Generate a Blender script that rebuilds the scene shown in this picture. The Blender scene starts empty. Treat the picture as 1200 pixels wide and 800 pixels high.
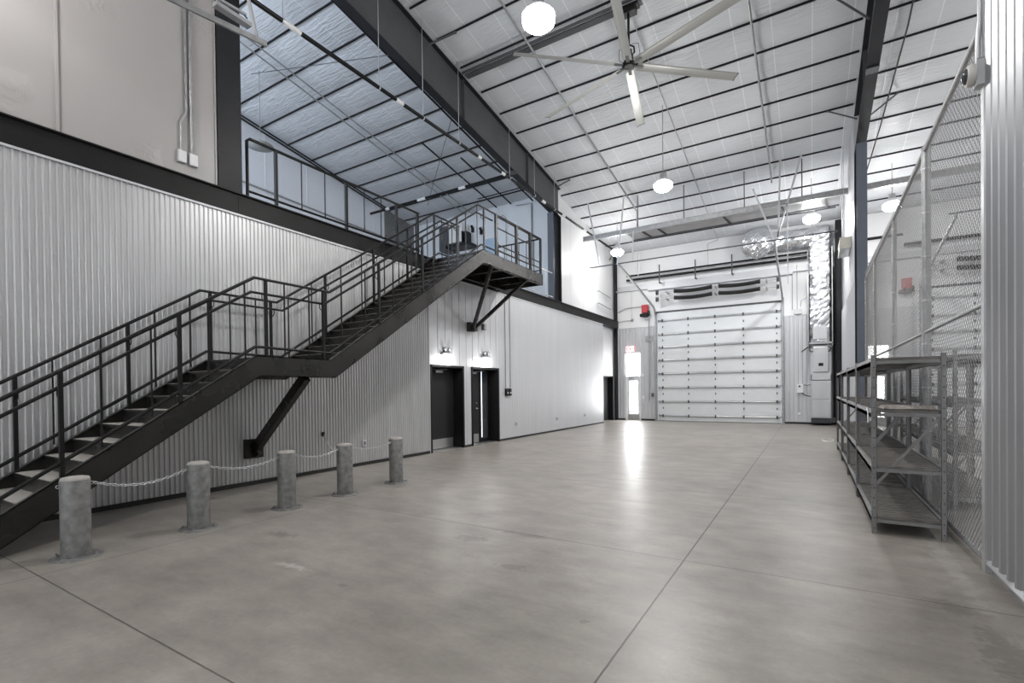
import bpy, math, random
from mathutils import Vector, Matrix
random.seed(7)
S = bpy.context.scene
COL = S.collection
PI = math.pi
sin, cos = math.sin, math.cos

# ------------------------------------------------------------------ materials
def mat(name, rgb, rough=.5, metal=0., noise=0., nscale=4., bump=0., bscale=20., stretch=(1,1,1),
        emit=None, estr=0., trans=0., spec=.5, rnoise=0.):
    m = bpy.data.materials.new(name); m.use_nodes = True
    nt = m.node_tree; N = nt.nodes; L = nt.links
    b = N['Principled BSDF']
    b.inputs['Base Color'].default_value = (*rgb, 1); b.inputs['Roughness'].default_value = rough
    b.inputs['Metallic'].default_value = metal; b.inputs['Specular IOR Level'].default_value = spec
    if trans: b.inputs['Transmission Weight'].default_value = trans
    if emit: b.inputs['Emission Color'].default_value = (*emit, 1); b.inputs['Emission Strength'].default_value = estr
    if noise or bump or rnoise:
        g = N.new('ShaderNodeNewGeometry'); mp = N.new('ShaderNodeMapping'); mp.inputs['Scale'].default_value = stretch
        L.new(g.outputs['Position'], mp.inputs['Vector'])
    if noise or rnoise:
        n = N.new('ShaderNodeTexNoise'); n.inputs['Scale'].default_value = nscale; n.inputs['Detail'].default_value = 5
        L.new(mp.outputs[0], n.inputs['Vector'])
        if noise:
            mr = N.new('ShaderNodeMapRange'); mr.inputs[1].default_value = .3; mr.inputs[2].default_value = .7
            mr.inputs[3].default_value = 1-noise; mr.inputs[4].default_value = 1+noise
            L.new(n.outputs['Fac'], mr.inputs[0])
            mx = N.new('ShaderNodeVectorMath'); mx.operation = 'SCALE'; mx.inputs[0].default_value = rgb
            L.new(mr.outputs[0], mx.inputs['Scale']); L.new(mx.outputs[0], b.inputs['Base Color'])
        if rnoise:
            mr2 = N.new('ShaderNodeMapRange'); mr2.inputs[1].default_value = .3; mr2.inputs[2].default_value = .7
            mr2.inputs[3].default_value = rough-rnoise; mr2.inputs[4].default_value = rough+rnoise
            L.new(n.outputs['Fac'], mr2.inputs[0]); L.new(mr2.outputs[0], b.inputs['Roughness'])
    if bump:
        n2 = N.new('ShaderNodeTexNoise'); n2.inputs['Scale'].default_value = bscale; n2.inputs['Detail'].default_value = 4
        L.new(mp.outputs[0], n2.inputs['Vector'])
        bp = N.new('ShaderNodeBump'); bp.inputs['Strength'].default_value = bump; bp.inputs['Distance'].default_value = .02
        L.new(n2.outputs['Fac'], bp.inputs['Height']); L.new(bp.outputs[0], b.inputs['Normal'])
    return m

M = {}
M['black'] = mat('black_paint', (.009,.009,.0095), .38, noise=.15, nscale=6, spec=.22)
M['dark_door'] = mat('charcoal_door_paint', (.022,.0215,.0225), .42, noise=.06, spec=.22)
M['steel_dark'] = mat('dark_grey_steel', (.020,.021,.025), .45, noise=.12, nscale=3, spec=.22)
M['steel_grey'] = mat('grey_primed_steel', (.085,.088,.095), .5, noise=.1, nscale=2, spec=.22)
M['steel_blue'] = mat('blue_grey_steel', (.11,.125,.155), .45, noise=.05, spec=.22)
M['beam_dark'] = mat('black_primed_beam', (.010,.010,.0105), .5, noise=.25, nscale=2, spec=.22)
M['galv'] = mat('galvanised_sheet', (.56,.57,.59), .36, .55, noise=.07, nscale=3, stretch=(1,1,.15))
M['corr'] = mat('corrugated_galvanised', (.56,.56,.57), .36, .5, noise=.06, nscale=2.5, stretch=(2,2,.3))
M['corr_grey'] = mat('grey_galvanised_corrugated', (.36,.365,.38), .36, .5, noise=.08, nscale=2.5, stretch=(2,2,.3))  # same sheet darkened in colour where less light reaches the wall
M['panel'] = mat('pale_grey_liner', (.56,.57,.595), .42, .15, noise=.03, nscale=1.5, stretch=(1,2,.2))
M['galv_tube'] = mat('galvanised_tube', (.38,.385,.39), .42, .6, noise=.15, nscale=9)
M['galv_rough'] = mat('weathered_galvanised', (.215,.215,.212), .55, .35, noise=.28, nscale=14, bump=.25, bscale=60)
M['wire'] = mat('galvanised_wire', (.34,.34,.34), .45, .5)
M['rack'] = mat('rack_grey_enamel', (.25,.25,.255), .42, .2, noise=.1, nscale=12)
M['shelf'] = mat('dusty_brown_board', (.17,.158,.15), .65, noise=.4, nscale=14, stretch=(.6,5,1), bump=.3, bscale=40)
M['white'] = mat('white_paint', (.76,.77,.78), .45)
M['doorwhite'] = mat('white_door_steel', (.70,.72,.74), .38, noise=.02)
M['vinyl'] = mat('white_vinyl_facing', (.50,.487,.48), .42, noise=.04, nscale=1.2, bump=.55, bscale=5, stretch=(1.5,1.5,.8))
def crease_vinyl(name, rgb, strength):
    m = bpy.data.materials.new(name); m.use_nodes = True
    nt = m.node_tree; N = nt.nodes; L = nt.links; b = N['Principled BSDF']
    b.inputs['Base Color'].default_value = (*rgb,1); b.inputs['Roughness'].default_value = .38
    g = N.new('ShaderNodeNewGeometry')
    n = N.new('ShaderNodeTexNoise'); n.inputs['Scale'].default_value = 5; n.inputs['Detail'].default_value = 5; n.inputs['Distortion'].default_value = 2.2
    n1 = N.new('ShaderNodeTexNoise'); n1.inputs['Scale'].default_value = .8; n1.inputs['Detail'].default_value = 2
    L.new(g.outputs['Position'], n.inputs['Vector']); L.new(g.outputs['Position'], n1.inputs['Vector'])
    mr = N.new('ShaderNodeMapRange'); mr.inputs[1].default_value = .5; mr.inputs[2].default_value = .72; L.new(n1.outputs['Fac'], mr.inputs[0])
    mu = N.new('ShaderNodeMath'); mu.operation = 'MULTIPLY'; L.new(n.outputs['Fac'], mu.inputs[0]); L.new(mr.outputs[0], mu.inputs[1])
    bp = N.new('ShaderNodeBump'); bp.inputs['Strength'].default_value = strength; bp.inputs['Distance'].default_value = .08
    L.new(mu.outputs[0], bp.inputs['Height']); L.new(bp.outputs[0], b.inputs['Normal'])
    return m
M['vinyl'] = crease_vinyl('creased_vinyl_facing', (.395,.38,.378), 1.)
M['vinylwall'] = mat('end_wall_vinyl', (.76,.77,.79), .4, bump=.2, bscale=3)
M['mezz'] = mat('mezzanine_white_wall', (.74,.77,.82), .5, bump=.08, bscale=4)
M['foil'] = mat('crinkled_foil', (.66,.67,.69), .24, .92, bump=1., bscale=6, noise=.1)
M['red'] = mat('red_enamel', (.42,.015,.03), .4)
M['spring'] = mat('black_spring_steel', (.03,.03,.03), .4, .4)
M['fan'] = mat('fan_grey_aluminium', (.37,.375,.36), .45, .3)
M['plate'] = mat('stainless_plate', (.45,.45,.45), .35, .8)
M['tread'] = mat('concrete_tread', (.38,.36,.34), .7, noise=.12, nscale=20)
M['stair'] = mat('stair_black_steel', (.018,.017,.016), .30, noise=.3, nscale=2.5, rnoise=.08, spec=.42)
M['rail'] = mat('rail_dark_paint', (.013,.013,.0135), .36, spec=.22)
M['glass_day'] = mat('daylight_glass', (.9,.95,1), .2, emit=(1,1.0,1.0), estr=14)
M['transom'] = mat('frosted_daylight_panel', (.95,.95,.95), .3, emit=(1,.995,1.0), estr=6)
M['bluepane'] = mat('pale_blue_pane', (.42,.55,.70), .2)
M['glass_dark'] = mat('dark_glass', (.05,.055,.06), .06)
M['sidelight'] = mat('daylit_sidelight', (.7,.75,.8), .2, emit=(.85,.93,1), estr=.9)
M['lens'] = mat('lamp_lens', (1,1,1), .3, emit=(1,.97,.92), estr=60)
M['sconce'] = mat('sconce_lens', (1,1,1), .3, emit=(1,.98,.95), estr=14)
M['exit'] = mat('exit_sign_face', (.85,.8,.8), .4, emit=(1,.55,.55), estr=.9)
M['exitred'] = mat('exit_letter_red', (.8,.05,.08), .4, emit=(1,.1,.14), estr=1.0)
M['mezlight'] = mat('grey_lamp_glass', (.30,.31,.30), .3)
M['wrap'] = mat('crumpled_paper', (.30,.275,.255), .75, bump=.6, bscale=25)
M['camwhite'] = mat('camera_white_plastic', (.62,.61,.58), .35)
M['rubber'] = mat('black_rubber', (.015,.015,.015), .6)
M['cream'] = mat('cream_enamel', (.62,.60,.52), .4)
M['outside'] = mat('window_daylight', (.9,.95,1), .3, emit=(.93,.97,1), estr=1.2)  # glow of the panes added behind the camera as fill
M['outside_blue'] = mat('cool_window_daylight', (.9,.95,1), .3, emit=(.72,.84,1), estr=3)

def floor_material():
    m = bpy.data.materials.new('polished_concrete'); m.use_nodes = True
    nt = m.node_tree; N = nt.nodes; L = nt.links; b = N['Principled BSDF']
    g = N.new('ShaderNodeNewGeometry'); P = g.outputs['Position']
    sp = N.new('ShaderNodeSeparateXYZ'); L.new(P, sp.inputs[0])
    def math_(op, a, b_=None, c=None):
        n = N.new('ShaderNodeMath'); n.operation = op
        for i, v in enumerate((a, b_, c)):
            if v is None: continue
            if isinstance(v, (int, float)): n.inputs[i].default_value = v
            else: L.new(v, n.inputs[i])
        return n.outputs[0]
    def noise(scale, detail=6, stretch=(1,1,1), rough=.6):
        mp = N.new('ShaderNodeMapping'); mp.inputs['Scale'].default_value = stretch; L.new(P, mp.inputs['Vector'])
        n = N.new('ShaderNodeTexNoise'); n.inputs['Scale'].default_value = scale; n.inputs['Detail'].default_value = detail
        n.inputs['Roughness'].default_value = rough; L.new(mp.outputs[0], n.inputs['Vector']); return n.outputs['Fac']
    big = noise(.55, 4); mid = noise(2.2, 7, (1,1.6,1)); fine = noise(26, 5); streak = noise(3., 4, (.6,3.5,1))
    v = math_('ADD', math_('MULTIPLY', big, .42), math_('MULTIPLY', mid, .44))
    v = math_('ADD', v, math_('MULTIPLY', fine, .16)); v = math_('ADD', v, math_('MULTIPLY', streak, .12))
    cr = N.new('ShaderNodeValToRGB'); e = cr.color_ramp.elements
    e[0].position = .40; e[0].color = (.185,.170,.153,1); e[1].position = .80; e[1].color = (.43,.40,.362,1)
    k = cr.color_ramp.elements.new(.60); k.color = (.295,.272,.245,1)
    L.new(v, cr.inputs[0]); col = cr.outputs[0]
    # saw-cut control joints and sealed edge joint along the bollards
    wob = math_('MULTIPLY', math_('SUBTRACT', noise(9, 2), .5), .006)
    jy = math_('SUBTRACT', sp.outputs[1], 1.42); jy = math_('ADD', jy, wob)
    jy = math_('PINGPONG', jy, 1.55)
    jm1 = math_('LESS_THAN', jy, .0055)
    jx = math_('ABSOLUTE', math_('ADD', math_('ADD', sp.outputs[0], .978), wob)); jm2 = math_('LESS_THAN', jx, .0065)
    jx3 = math_('ABSOLUTE', math_('ADD', math_('ADD', sp.outputs[0], 5.68), math_('MULTIPLY', wob, 4))); jm3 = math_('MULTIPLY', math_('LESS_THAN', jx3, .010), .45)
    j = math_('MAXIMUM', math_('MAXIMUM', math_('MULTIPLY', jm1, .8), jm2), jm3)
    # dirt and scuffs with their own outlines
    def blob(cx, cy, rx, ry, thr=.5):
        dx = math_('DIVIDE', math_('SUBTRACT', sp.outputs[0], cx), rx); dy = math_('DIVIDE', math_('SUBTRACT', sp.outputs[1], cy), ry)
        d = math_('SQRT', math_('ADD', math_('MULTIPLY', dx, dx), math_('MULTIPLY', dy, dy)))
        d = math_('ADD', d, math_('ADD', math_('MULTIPLY', math_('SUBTRACT', noise(9,5), .5), 3.4), math_('MULTIPLY', math_('SUBTRACT', fine, .5), 2.)))
        mr = N.new('ShaderNodeMapRange'); mr.inputs[1].default_value = 1.15; mr.inputs[2].default_value = .55
        L.new(d, mr.inputs[0]); return mr.outputs[0]
    dark = blob(-2.62, 4.50, .34, .06)
    for a in ((-3.02,4.12,.20,.11),(-2.22,3.62,.12,.07),(.97,3.80,.13,.5),(-1.3,3.0,.035,.03),(-3.2,2.6,.05,.03),(.86,4.45,.10,.12),(-4.9,3.2,.2,.08)):
        dark = math_('MAXIMUM', dark, blob(*a))
    light = blob(-3.97, 2.66, .20, .045)
    light = math_('MAXIMUM', light, math_('MULTIPLY', blob(1.02, 5.6, .07, 1.3), .5))
    def mix(fac, c1, c2):
        n = N.new('ShaderNodeMixRGB'); L.new(fac, n.inputs[0]); L.new(c1, n.inputs[1]); n.inputs[2].default_value = (*c2, 1); return n.outputs[0]
    col = mix(math_('MULTIPLY', dark, .5), col, (.13,.122,.11))
    col = mix(math_('MULTIPLY', light, .5), col, (.55,.54,.52))
    sk = N.new('ShaderNodeMapRange'); sk.inputs[1].default_value = .70; sk.inputs[2].default_value = .76; L.new(noise(7,3), sk.inputs[0])
    col = mix(math_('MULTIPLY', sk.outputs[0], .02), col, (.15,.14,.125))
    col = mix(j, col, (.045,.043,.04))
    L.new(col, b.inputs['Base Color'])
    r = N.new('ShaderNodeMapRange'); r.inputs[1].default_value = .35; r.inputs[2].default_value = .65
    r.inputs[3].default_value = .27; r.inputs[4].default_value = .40
    b.inputs['Roughness'].default_value = .37
    b.inputs['Specular IOR Level'].default_value = .5
    bp = N.new('ShaderNodeBump'); bp.inputs['Strength'].default_value = .10; bp.inputs['Distance'].default_value = .012
    bp.inputs['Strength'].default_value = .05; L.new(streak, bp.inputs['Height']); L.new(bp.outputs[0], b.inputs['Normal'])
    return m
M['floor'] = floor_material()

def roof_material():
    m = bpy.data.materials.new('quilted_roof_facing'); m.use_nodes = True
    nt = m.node_tree; N = nt.nodes; L = nt.links; b = N['Principled BSDF']
    g = N.new('ShaderNodeNewGeometry'); sp = N.new('ShaderNodeSeparateXYZ'); L.new(g.outputs['Position'], sp.inputs[0])
    mp = N.new('ShaderNodeMapping'); mp.inputs['Scale'].default_value = (.9, 7, 1); mp.inputs['Rotation'].default_value = (0,0,.25)
    L.new(g.outputs['Position'], mp.inputs['Vector'])
    n = N.new('ShaderNodeTexNoise'); n.inputs['Scale'].default_value = 2.2; n.inputs['Detail'].default_value = 6; n.inputs['Distortion'].default_value = .7
    L.new(mp.outputs[0], n.inputs['Vector'])
    n1 = N.new('ShaderNodeTexNoise'); n1.inputs['Scale'].default_value = .7; L.new(g.outputs['Position'], n1.inputs['Vector'])
    mu = N.new('ShaderNodeMath'); mu.operation = 'MULTIPLY'; L.new(n.outputs['Fac'], mu.inputs[0]); L.new(n1.outputs['Fac'], mu.inputs[1])
    bp = N.new('ShaderNodeBump'); bp.inputs['Strength'].default_value = .8; bp.inputs['Distance'].default_value = .09
    L.new(mu.outputs[0], bp.inputs['Height']); L.new(bp.outputs[0], b.inputs['Normal'])
    ad = N.new('ShaderNodeMath'); ad.operation = 'ADD'; ad.inputs[1].default_value = 47.12; L.new(sp.outputs[0], ad.inputs[0])
    pg = N.new('ShaderNodeMath'); pg.operation = 'PINGPONG'; pg.inputs[1].default_value = .4; L.new(ad.outputs[0], pg.inputs[0])
    lt = N.new('ShaderNodeMath'); lt.operation = 'LESS_THAN'; lt.inputs[1].default_value = .011; L.new(pg.outputs[0], lt.inputs[0])
    mx = N.new('ShaderNodeMixRGB'); mx.inputs[1].default_value = (.64,.665,.70,1); mx.inputs[2].default_value = (.82,.84,.87,1)
    L.new(lt.outputs[0], mx.inputs[0]); L.new(mx.outputs[0], b.inputs['Base Color'])
    b.inputs['Roughness'].default_value = .36
    return m
M['roof'] = roof_material()

# ------------------------------------------------------------------ mesh builder
ORG = {}
class MB:
    def __init__(s): s.v = []; s.f = []; s.sm = []
    def add(s, vs, fs, smooth=False):
        o = len(s.v); s.v += [tuple(v) for v in vs]
        for f in fs: s.f.append([i+o for i in f]); s.sm.append(smooth)
        return s
    def box(s, x0, x1, y0, y1, z0, z1):
        x0,x1 = sorted((x0,x1)); y0,y1 = sorted((y0,y1)); z0,z1 = sorted((z0,z1))
        vs = [(x,y,z) for z in (z0,z1) for y in (y0,y1) for x in (x0,x1)]
        return s.add(vs, [(0,2,3,1),(4,5,7,6),(0,1,5,4),(2,6,7,3),(0,4,6,2),(1,3,7,5)])
    def cbox(s, c, sx, sy, sz): return s.box(c[0]-sx/2,c[0]+sx/2,c[1]-sy/2,c[1]+sy/2,c[2]-sz/2,c[2]+sz/2)
    def frame(s, p0, p1, up=(0,0,1)):
        d = (Vector(p1)-Vector(p0)); l = d.length; d.normalize(); u = Vector(up)
        if abs(d.dot(u)) > .98: u = Vector((0,1,0))
        a = d.cross(u).normalized(); u = a.cross(d).normalized(); return d, a, u
    def bar(s, p0, p1, w, h, up=(0,0,1)):
        d, a, u = s.frame(p0, p1, up); vs = []
        for p in (Vector(p0), Vector(p1)):
            for sa, su in ((-1,-1),(1,-1),(1,1),(-1,1)): vs.append(p+a*sa*w/2+u*su*h/2)
        return s.add(vs, [(0,3,2,1),(4,5,6,7),(0,1,5,4),(1,2,6,5),(2,3,7,6),(3,0,4,7)])
    def tube(s, p0, p1, r, n=10, r2=None, cap=True):
        r2 = r if r2 is None else r2
        d, a, u = s.frame(p0, p1); vs = []
        for p, rr in ((Vector(p0), r), (Vector(p1), r2)):
            for i in range(n): t = 2*PI*i/n; vs.append(p+a*cos(t)*rr+u*sin(t)*rr)
        s.add(vs, [(i,(i+1)%n,n+(i+1)%n,n+i) for i in range(n)], True)
        if cap: s.add(vs, [tuple(reversed(range(n))), tuple(range(n,2*n))])
        return s
    def path(s, pts, r, n=8, closed=False):
        pts = [Vector(p) for p in pts]; m = len(pts)
        tang = []
        for i in range(m):
            if closed: t = pts[(i+1)%m]-pts[i-1]
            else: t = pts[min(i+1,m-1)]-pts[max(i-1,0)]
            tang.append(t.normalized())
        u = Vector((0,0,1)) if abs(tang[0].z) < .9 else Vector((0,1,0))
        vs = []
        for i in range(m):
            t = tang[i]; a = t.cross(u)
            if a.length < 1e-4: a = t.cross(Vector((1,0,0)))
            a.normalize(); u = a.cross(t).normalized()
            k = 1.
            if 0 < i < m-1 and not closed:
                c = (pts[i]-pts[i-1]).normalized().dot((pts[i+1]-pts[i]).normalized()); k = 1/max(.6, math.sqrt((1+c)/2))
            for j in range(n):
                q = 2*PI*j/n; vs.append(pts[i]+a*cos(q)*r+u*sin(q)*r*k)
        fs = []
        for i in range(m if closed else m-1):
            i2 = (i+1)%m
            for j in range(n): fs.append((i*n+j, i*n+(j+1)%n, i2*n+(j+1)%n, i2*n+j))
        s.add(vs, fs, True)
        if not closed: s.add(vs, [tuple(reversed(range(n))), tuple(range((m-1)*n, m*n))])
        return s
    def prism(s, poly, axis, a0, a1):
        # poly in the two other axes (order: x->(y,z), y->(x,z), z->(x,y))
        def P(p, a):
            return {'x':(a,p[0],p[1]),'y':(p[0],a,p[1]),'z':(p[0],p[1],a)}[axis]
        n = len(poly); vs = [P(p,a0) for p in poly]+[P(p,a1) for p in poly]
        return s.add(vs, [tuple(range(n))[::-1], tuple(range(n,2*n))]+[(i,(i+1)%n,n+(i+1)%n,n+i) for i in range(n)])
    def lathe(s, c, prof, n=20, axis='z'):
        vs = []
        for (r, h) in prof:
            for i in range(n):
                t = 2*PI*i/n; a, b = r*cos(t), r*sin(t)
                vs.append({'z':(c[0]+a,c[1]+b,c[2]+h),'x':(c[0]+h,c[1]+a,c[2]+b),'y':(c[0]+a,c[1]+h,c[2]+b)}[axis])
        fs = [(k*n+i, k*n+(i+1)%n, (k+1)*n+(i+1)%n, (k+1)*n+i) for k in range(len(prof)-1) for i in range(n)]
        s.add(vs, fs, True)
        m = len(prof)-1
        return s.add(vs, [tuple(reversed(range(n))), tuple(range(m*n,(m+1)*n))])
    def sphere(s, c, r, n=16, sx=1, sy=1, sz=1, a0=-PI/2, a1=PI/2):
        k = n//2; prof = []
        vs = []
        for i in range(k+1):
            t = a0+(a1-a0)*i/k
            for j in range(n): q = 2*PI*j/n; vs.append((c[0]+r*sx*cos(t)*cos(q), c[1]+r*sy*cos(t)*sin(q), c[2]+r*sz*sin(t)))
        return s.add(vs, [(i*n+j,i*n+(j+1)%n,(i+1)*n+(j+1)%n,(i+1)*n+j) for i in range(k) for j in range(n)], True)
    def build(s, name, m, parent=None, org=None, label=None, bevel=0):
        off = Vector((0,0,0))
        if parent is not None: off = ORG[parent.name]
        elif org is not None: off = Vector(org)
        me = bpy.data.meshes.new(name); me.from_pydata([tuple(Vector(v)-off) for v in s.v], [], s.f)
        me.polygons.foreach_set('use_smooth', s.sm); me.materials.append(M[m]); me.update()
        o = bpy.data.objects.new(name, me); COL.objects.link(o)
        if parent is not None: o.parent = parent
        else: o.location = off
        ORG[o.name] = off
        if label: o['label'] = label
        if bevel:
            bv = o.modifiers.new('bevel','BEVEL'); bv.width = bevel; bv.segments = 2; bv.limit_method = 'ANGLE'
        return o

def thing(name, label, cat, loc, group=None):
    o = bpy.data.objects.new(name, None); COL.objects.link(o); o.location = loc
    o.empty_display_size = .2
    ORG[o.name] = Vector(loc); tag(o, label, cat, group); return o
def tag(o, label, cat, group=None, kind=None):
    o['label'] = label; o['category'] = cat
    if group: o['group'] = group
    if kind: o['kind'] = kind
    return o
def struct(o, label, cat): o['kind'] = 'structure'; return tag(o, label, cat)
def copy_tree(o, parent=None):
    c = o.copy(); COL.objects.link(c); c.parent = parent
    for ch in list(o.children): copy_tree(ch, c)
    return c
def dup(root, loc, label, group=None):
    c = copy_tree(root); c.location = loc; c['label'] = label
    if group: c['group'] = group
    return c

# ------------------------------------------------------------------ dimensions
XL, YE = -8.05, 23.5          # left wall, end wall
def roofz(y): return 11.96-.163*y
Y0 = -3.0                     # back of the modelled hall
XM, XR = -15.7, 9.5           # far side of mezzanine, far side of neighbouring bay

# ------------------------------------------------------------------ floor and roof
o = MB().box(XM-.3, XR+.3, Y0-.2, YE+.3, -.2, 0).build('floor', 'floor'); struct(o, 'polished grey-beige concrete floor with saw-cut joints', 'floor')
mb = MB()
ys = [10.6+.973*i for i in range(-15,14)]
xs = [-7.12+.8*i for i in range(-12,22)]
ks = 6
gx = [x+.8*j/ks for x in xs[:-1] for j in range(ks)]+[xs[-1]]
gy = [y+.973*j/ks for y in ys[:-1] for j in range(ks)]+[ys[-1]]
vs = []
rnd = {}
for iy, y in enumerate(gy):
    for ix, x in enumerate(gx):
        cx, cy = ix//ks, iy//ks
        u, w = (ix%ks)/ks, (iy%ks)/ks
        a = rnd.setdefault((cx,cy), .75+.5*random.random())
        # pillows between the purlins, pinched along the taped seams
        h = .055*a*(sin(PI*w)**.6 if w else 0)*(.55+.45*(sin(PI*u)**.7 if u else 0))
        vs.append((x, y, roofz(y)-h+.045))
nx = len(gx)
mb.add(vs, [(j*nx+i, (j+1)*nx+i, (j+1)*nx+i+1, j*nx+i+1) for j in range(len(gy)-1) for i in range(nx-1)], True)
o = mb.build('ceiling', 'roof'); struct(o, 'sloping roof lined with quilted white insulation facing', 'ceiling')
y1, y2 = ys[0], YE+.4
mb = MB(); mb.prism([(y1,roofz(y1)+.09),(y2,roofz(y2)+.09),(y2,roofz(y2)+.25),(y1,roofz(y1)+.25)], 'x', XM-.4, XR+.4)
o = mb.build('ceiling', 'galv'); struct(o, 'outer metal roof skin above the insulation', 'ceiling')

ordn = ['first','second','third','fourth','fifth','sixth','seventh','eighth','ninth','tenth','eleventh','twelfth','thirteenth','fourteenth','fifteenth','sixteenth','seventeenth']
pys = sorted([10.6+.973*i for i in range(-4,13)], reverse=True)
for k, y in enumerate(pys):
    z = roofz(y)
    segs = [(XM+.02, -8.33), (-8.01, 1.05), (1.37, XR-.02)] if y < 17 else ([(-8.3, .86),(1.22, XR-.02)])
    mb = MB()
    for a, b in segs:
        mb.box(a, b, y-.009, y+.009, z-.0, z+.06); mb.box(a, b, y-.009, y+.018, z-.0, z+.006)
    o = mb.build('roof_purlin', 'steel_dark', org=(0,y,z))
    tag(o, 'thin dark roof purlin running across the bay, %s from the end wall' % ordn[k], 'purlin', 'roof purlins')
# ceiling strut that carries the fan: wide dark beam close under the purlins
y = 10.78; z = roofz(y)-.07
mb = MB(); mb.box(-7.98, -3.15, y-.03, y+.14, z-.02, z+.015); mb.box(-7.98,-3.15, y-.16,y-.10, z-.02, z+.015)
fb = mb.build('fan_support_beam', 'steel_grey', org=(-5.5,y,z)); tag(fb, 'wide dark grey double beam under the roof from the big rafter to the fan mount', 'beam')

# ------------------------------------------------------------------ ribbed wall skins
def ribbed(mb, axis, pos, sgn, s0, s1, z0, z1, pitch, prof, holes=(), smooth=True):
    """skin in plane axis=pos, ribs vertical; prof = [(fraction, depth)]; sgn = direction the depth goes"""
    n = int(math.ceil((s1-s0)/pitch)); ss = []
    for i in range(n):
        for fr, d in prof:
            q = s0+(i+fr)*pitch
            if q < s1-1e-5: ss.append((q, d))
    ss.append((s1, prof[0][1]))
    for a, b, *_ in holes:
        for e in (a, b):
            if s0 < e < s1: ss.append((e, 0.))
    ss.sort()
    for (a, da), (b, db) in zip(ss[:-1], ss[1:]):
        if b-a < 1e-5: continue
        m = (a+b)/2; spans = [(z0, z1)]
        for ha, hb, hz0, hz1 in holes:
            if ha < m < hb:
                ns = []
                for p, q in spans:
                    if hz0 > p: ns.append((p, min(q, hz0)))
                    if hz1 < q: ns.append((max(p, hz1), q))
                spans = ns
        for p, q in spans:
            A, B = pos+sgn*da, pos+sgn*db
            if axis == 'x': vs = [(A,a,p),(B,b,p),(B,b,q),(A,a,q)]
            else: vs = [(a,A,p),(b,B,p),(b,B,q),(a,A,q)]
            mb.add(vs, [(0,1,2,3)], smooth)
trap = [(0,0),(.34,.0),(.46,.016),(.54,.020),(.66,.020),(.74,.016),(.90,.0)]
sine = [(i/8, 0.0115*(1-cos(2*PI*i/8))) for i in range(8)]
groove = [(0,.0),(.02,-.006),(.05,-.006),(.07,0.)]
finerib = [(0,0),(.12,.02),(.34,.02),(.46,0)]
def shell(mb, axis, p0, p1, s0, s1, z0, z1, holes=()):
    """solid backing wall with rectangular openings"""
    cuts = sorted(set([s0,s1]+[h[0] for h in holes]+[h[1] for h in holes]))
    for a, b in zip(cuts[:-1], cuts[1:]):
        m = (a+b)/2; sp = [(z0,z1)]
        for ha,hb,hz0,hz1 in holes:
            if ha < m < hb:
                ns = []
                for p,q in sp:
                    if hz0 > p: ns.append((p,min(q,hz0)))
                    if hz1 < q: ns.append((max(p,hz1),q))
                sp = ns
        for p,q in sp:
            if axis == 'x': mb.box(p0,p1,a,b,p,q)
            else: mb.box(a,b,p0,p1,p,q)

# left wall, corrugated run
mb = MB(); ribbed(mb, 'x', XL, 1, Y0, 9.22, .07, 4.47, .067, trap, smooth=False)
shell(mb, 'x', XL-.25, XL-.012, Y0, 9.22, .0, 4.5)
for y, z in [(.4+.26*i, 3.306) for i in range(34)]: mb.sphere((XL+.018,y,z), .009, 6)
wl = mb.build('wall_left', 'corr'); struct(wl, 'galvanised corrugated wall behind the staircase', 'wall')
mb = MB(); mb.box(XL, XL+.022, Y0, 9.22, 0, .065); mb.box(XL,XL+.022,9.22,9.27,0,.065); mb.box(XL,XL+.018,10.57,11.0,0,.06); mb.box(XL,XL+.018,12.32,21.1,0,.06)
o = mb.build('baseboard_left', 'rubber'); struct(o, 'black base strip under the left wall', 'baseboard')  # black strip stands in for the shaded gap at the wall foot
# top flashing and join flashing
mb = MB(); mb.box(XL-.01, XL+.03, Y0, 21.1, 4.475, 4.505); mb.box(XL, XL+.024, 9.20, 9.24, .0, 4.47)
o = mb.build('trim_1', 'panel'); struct(o, 'pale metal flashing along the top of the left wall', 'trim')
# left wall, flush panels with two door openings
DH = [(9.27,10.57,0,2.17),(11.0,12.32,0,2.17)]
mb = MB(); ribbed(mb, 'x', XL+.006, 1, 9.24, 12.4, .05, 4.475, .298, groove, DH)
ribbed(mb, 'x', XL+.006, 1, 12.4, 21.1, .05, 4.475, .148, [(0,0),(.05,-.004),(.1,0.),(.55,.0015)])
shell(mb, 'x', XL-.45, XL, 9.22, 21.1, 0, 4.5, DH)
o = mb.build('wall_left', 'panel'); struct(o, 'flush pale grey metal panel wall holding the two dark doors', 'wall')
# recessed last stretch, with a dark doorway
DH3 = [(21.35,23.2,0,2.17)]
mb = MB(); ribbed(mb, 'x', XL-.30, 1, 21.1, YE, .05, 4.475, .3, groove, DH3)
shell(mb, 'x', XL-.75, XL-.306, 21.1, YE, 0, 4.5, DH3); mb.box(XL-.3, XL, 21.08,21.1, 0, 4.5)
o = mb.build('wall_left', 'vinylwall'); struct(o, 'bright white recessed wall stretch in the far left corner', 'wall')
# edge beam of the mezzanine
mb = MB(); mb.box(XL-.25, XL+.012, Y0, 23.2, 4.505, 4.83); mb.box(XL-.3, XL+.05, Y0, 23.2, 4.83, 4.85)
for y in (4.55, 16.95): mb.box(XL+.012, XL+.017, y-.012, y+.012, 4.51, 4.83)
o = mb.build('floor_edge_beam', 'beam_dark', org=(XL,10,4.5)); tag(o, 'long black steel beam along the edge of the mezzanine above the left wall', 'beam')
# mezzanine floor
o = MB().box(XM, XL-.3, Y0, 17.05, 4.6, 4.83).build('floor', 'tread'); struct(o, 'mezzanine floor slab', 'floor')
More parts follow.
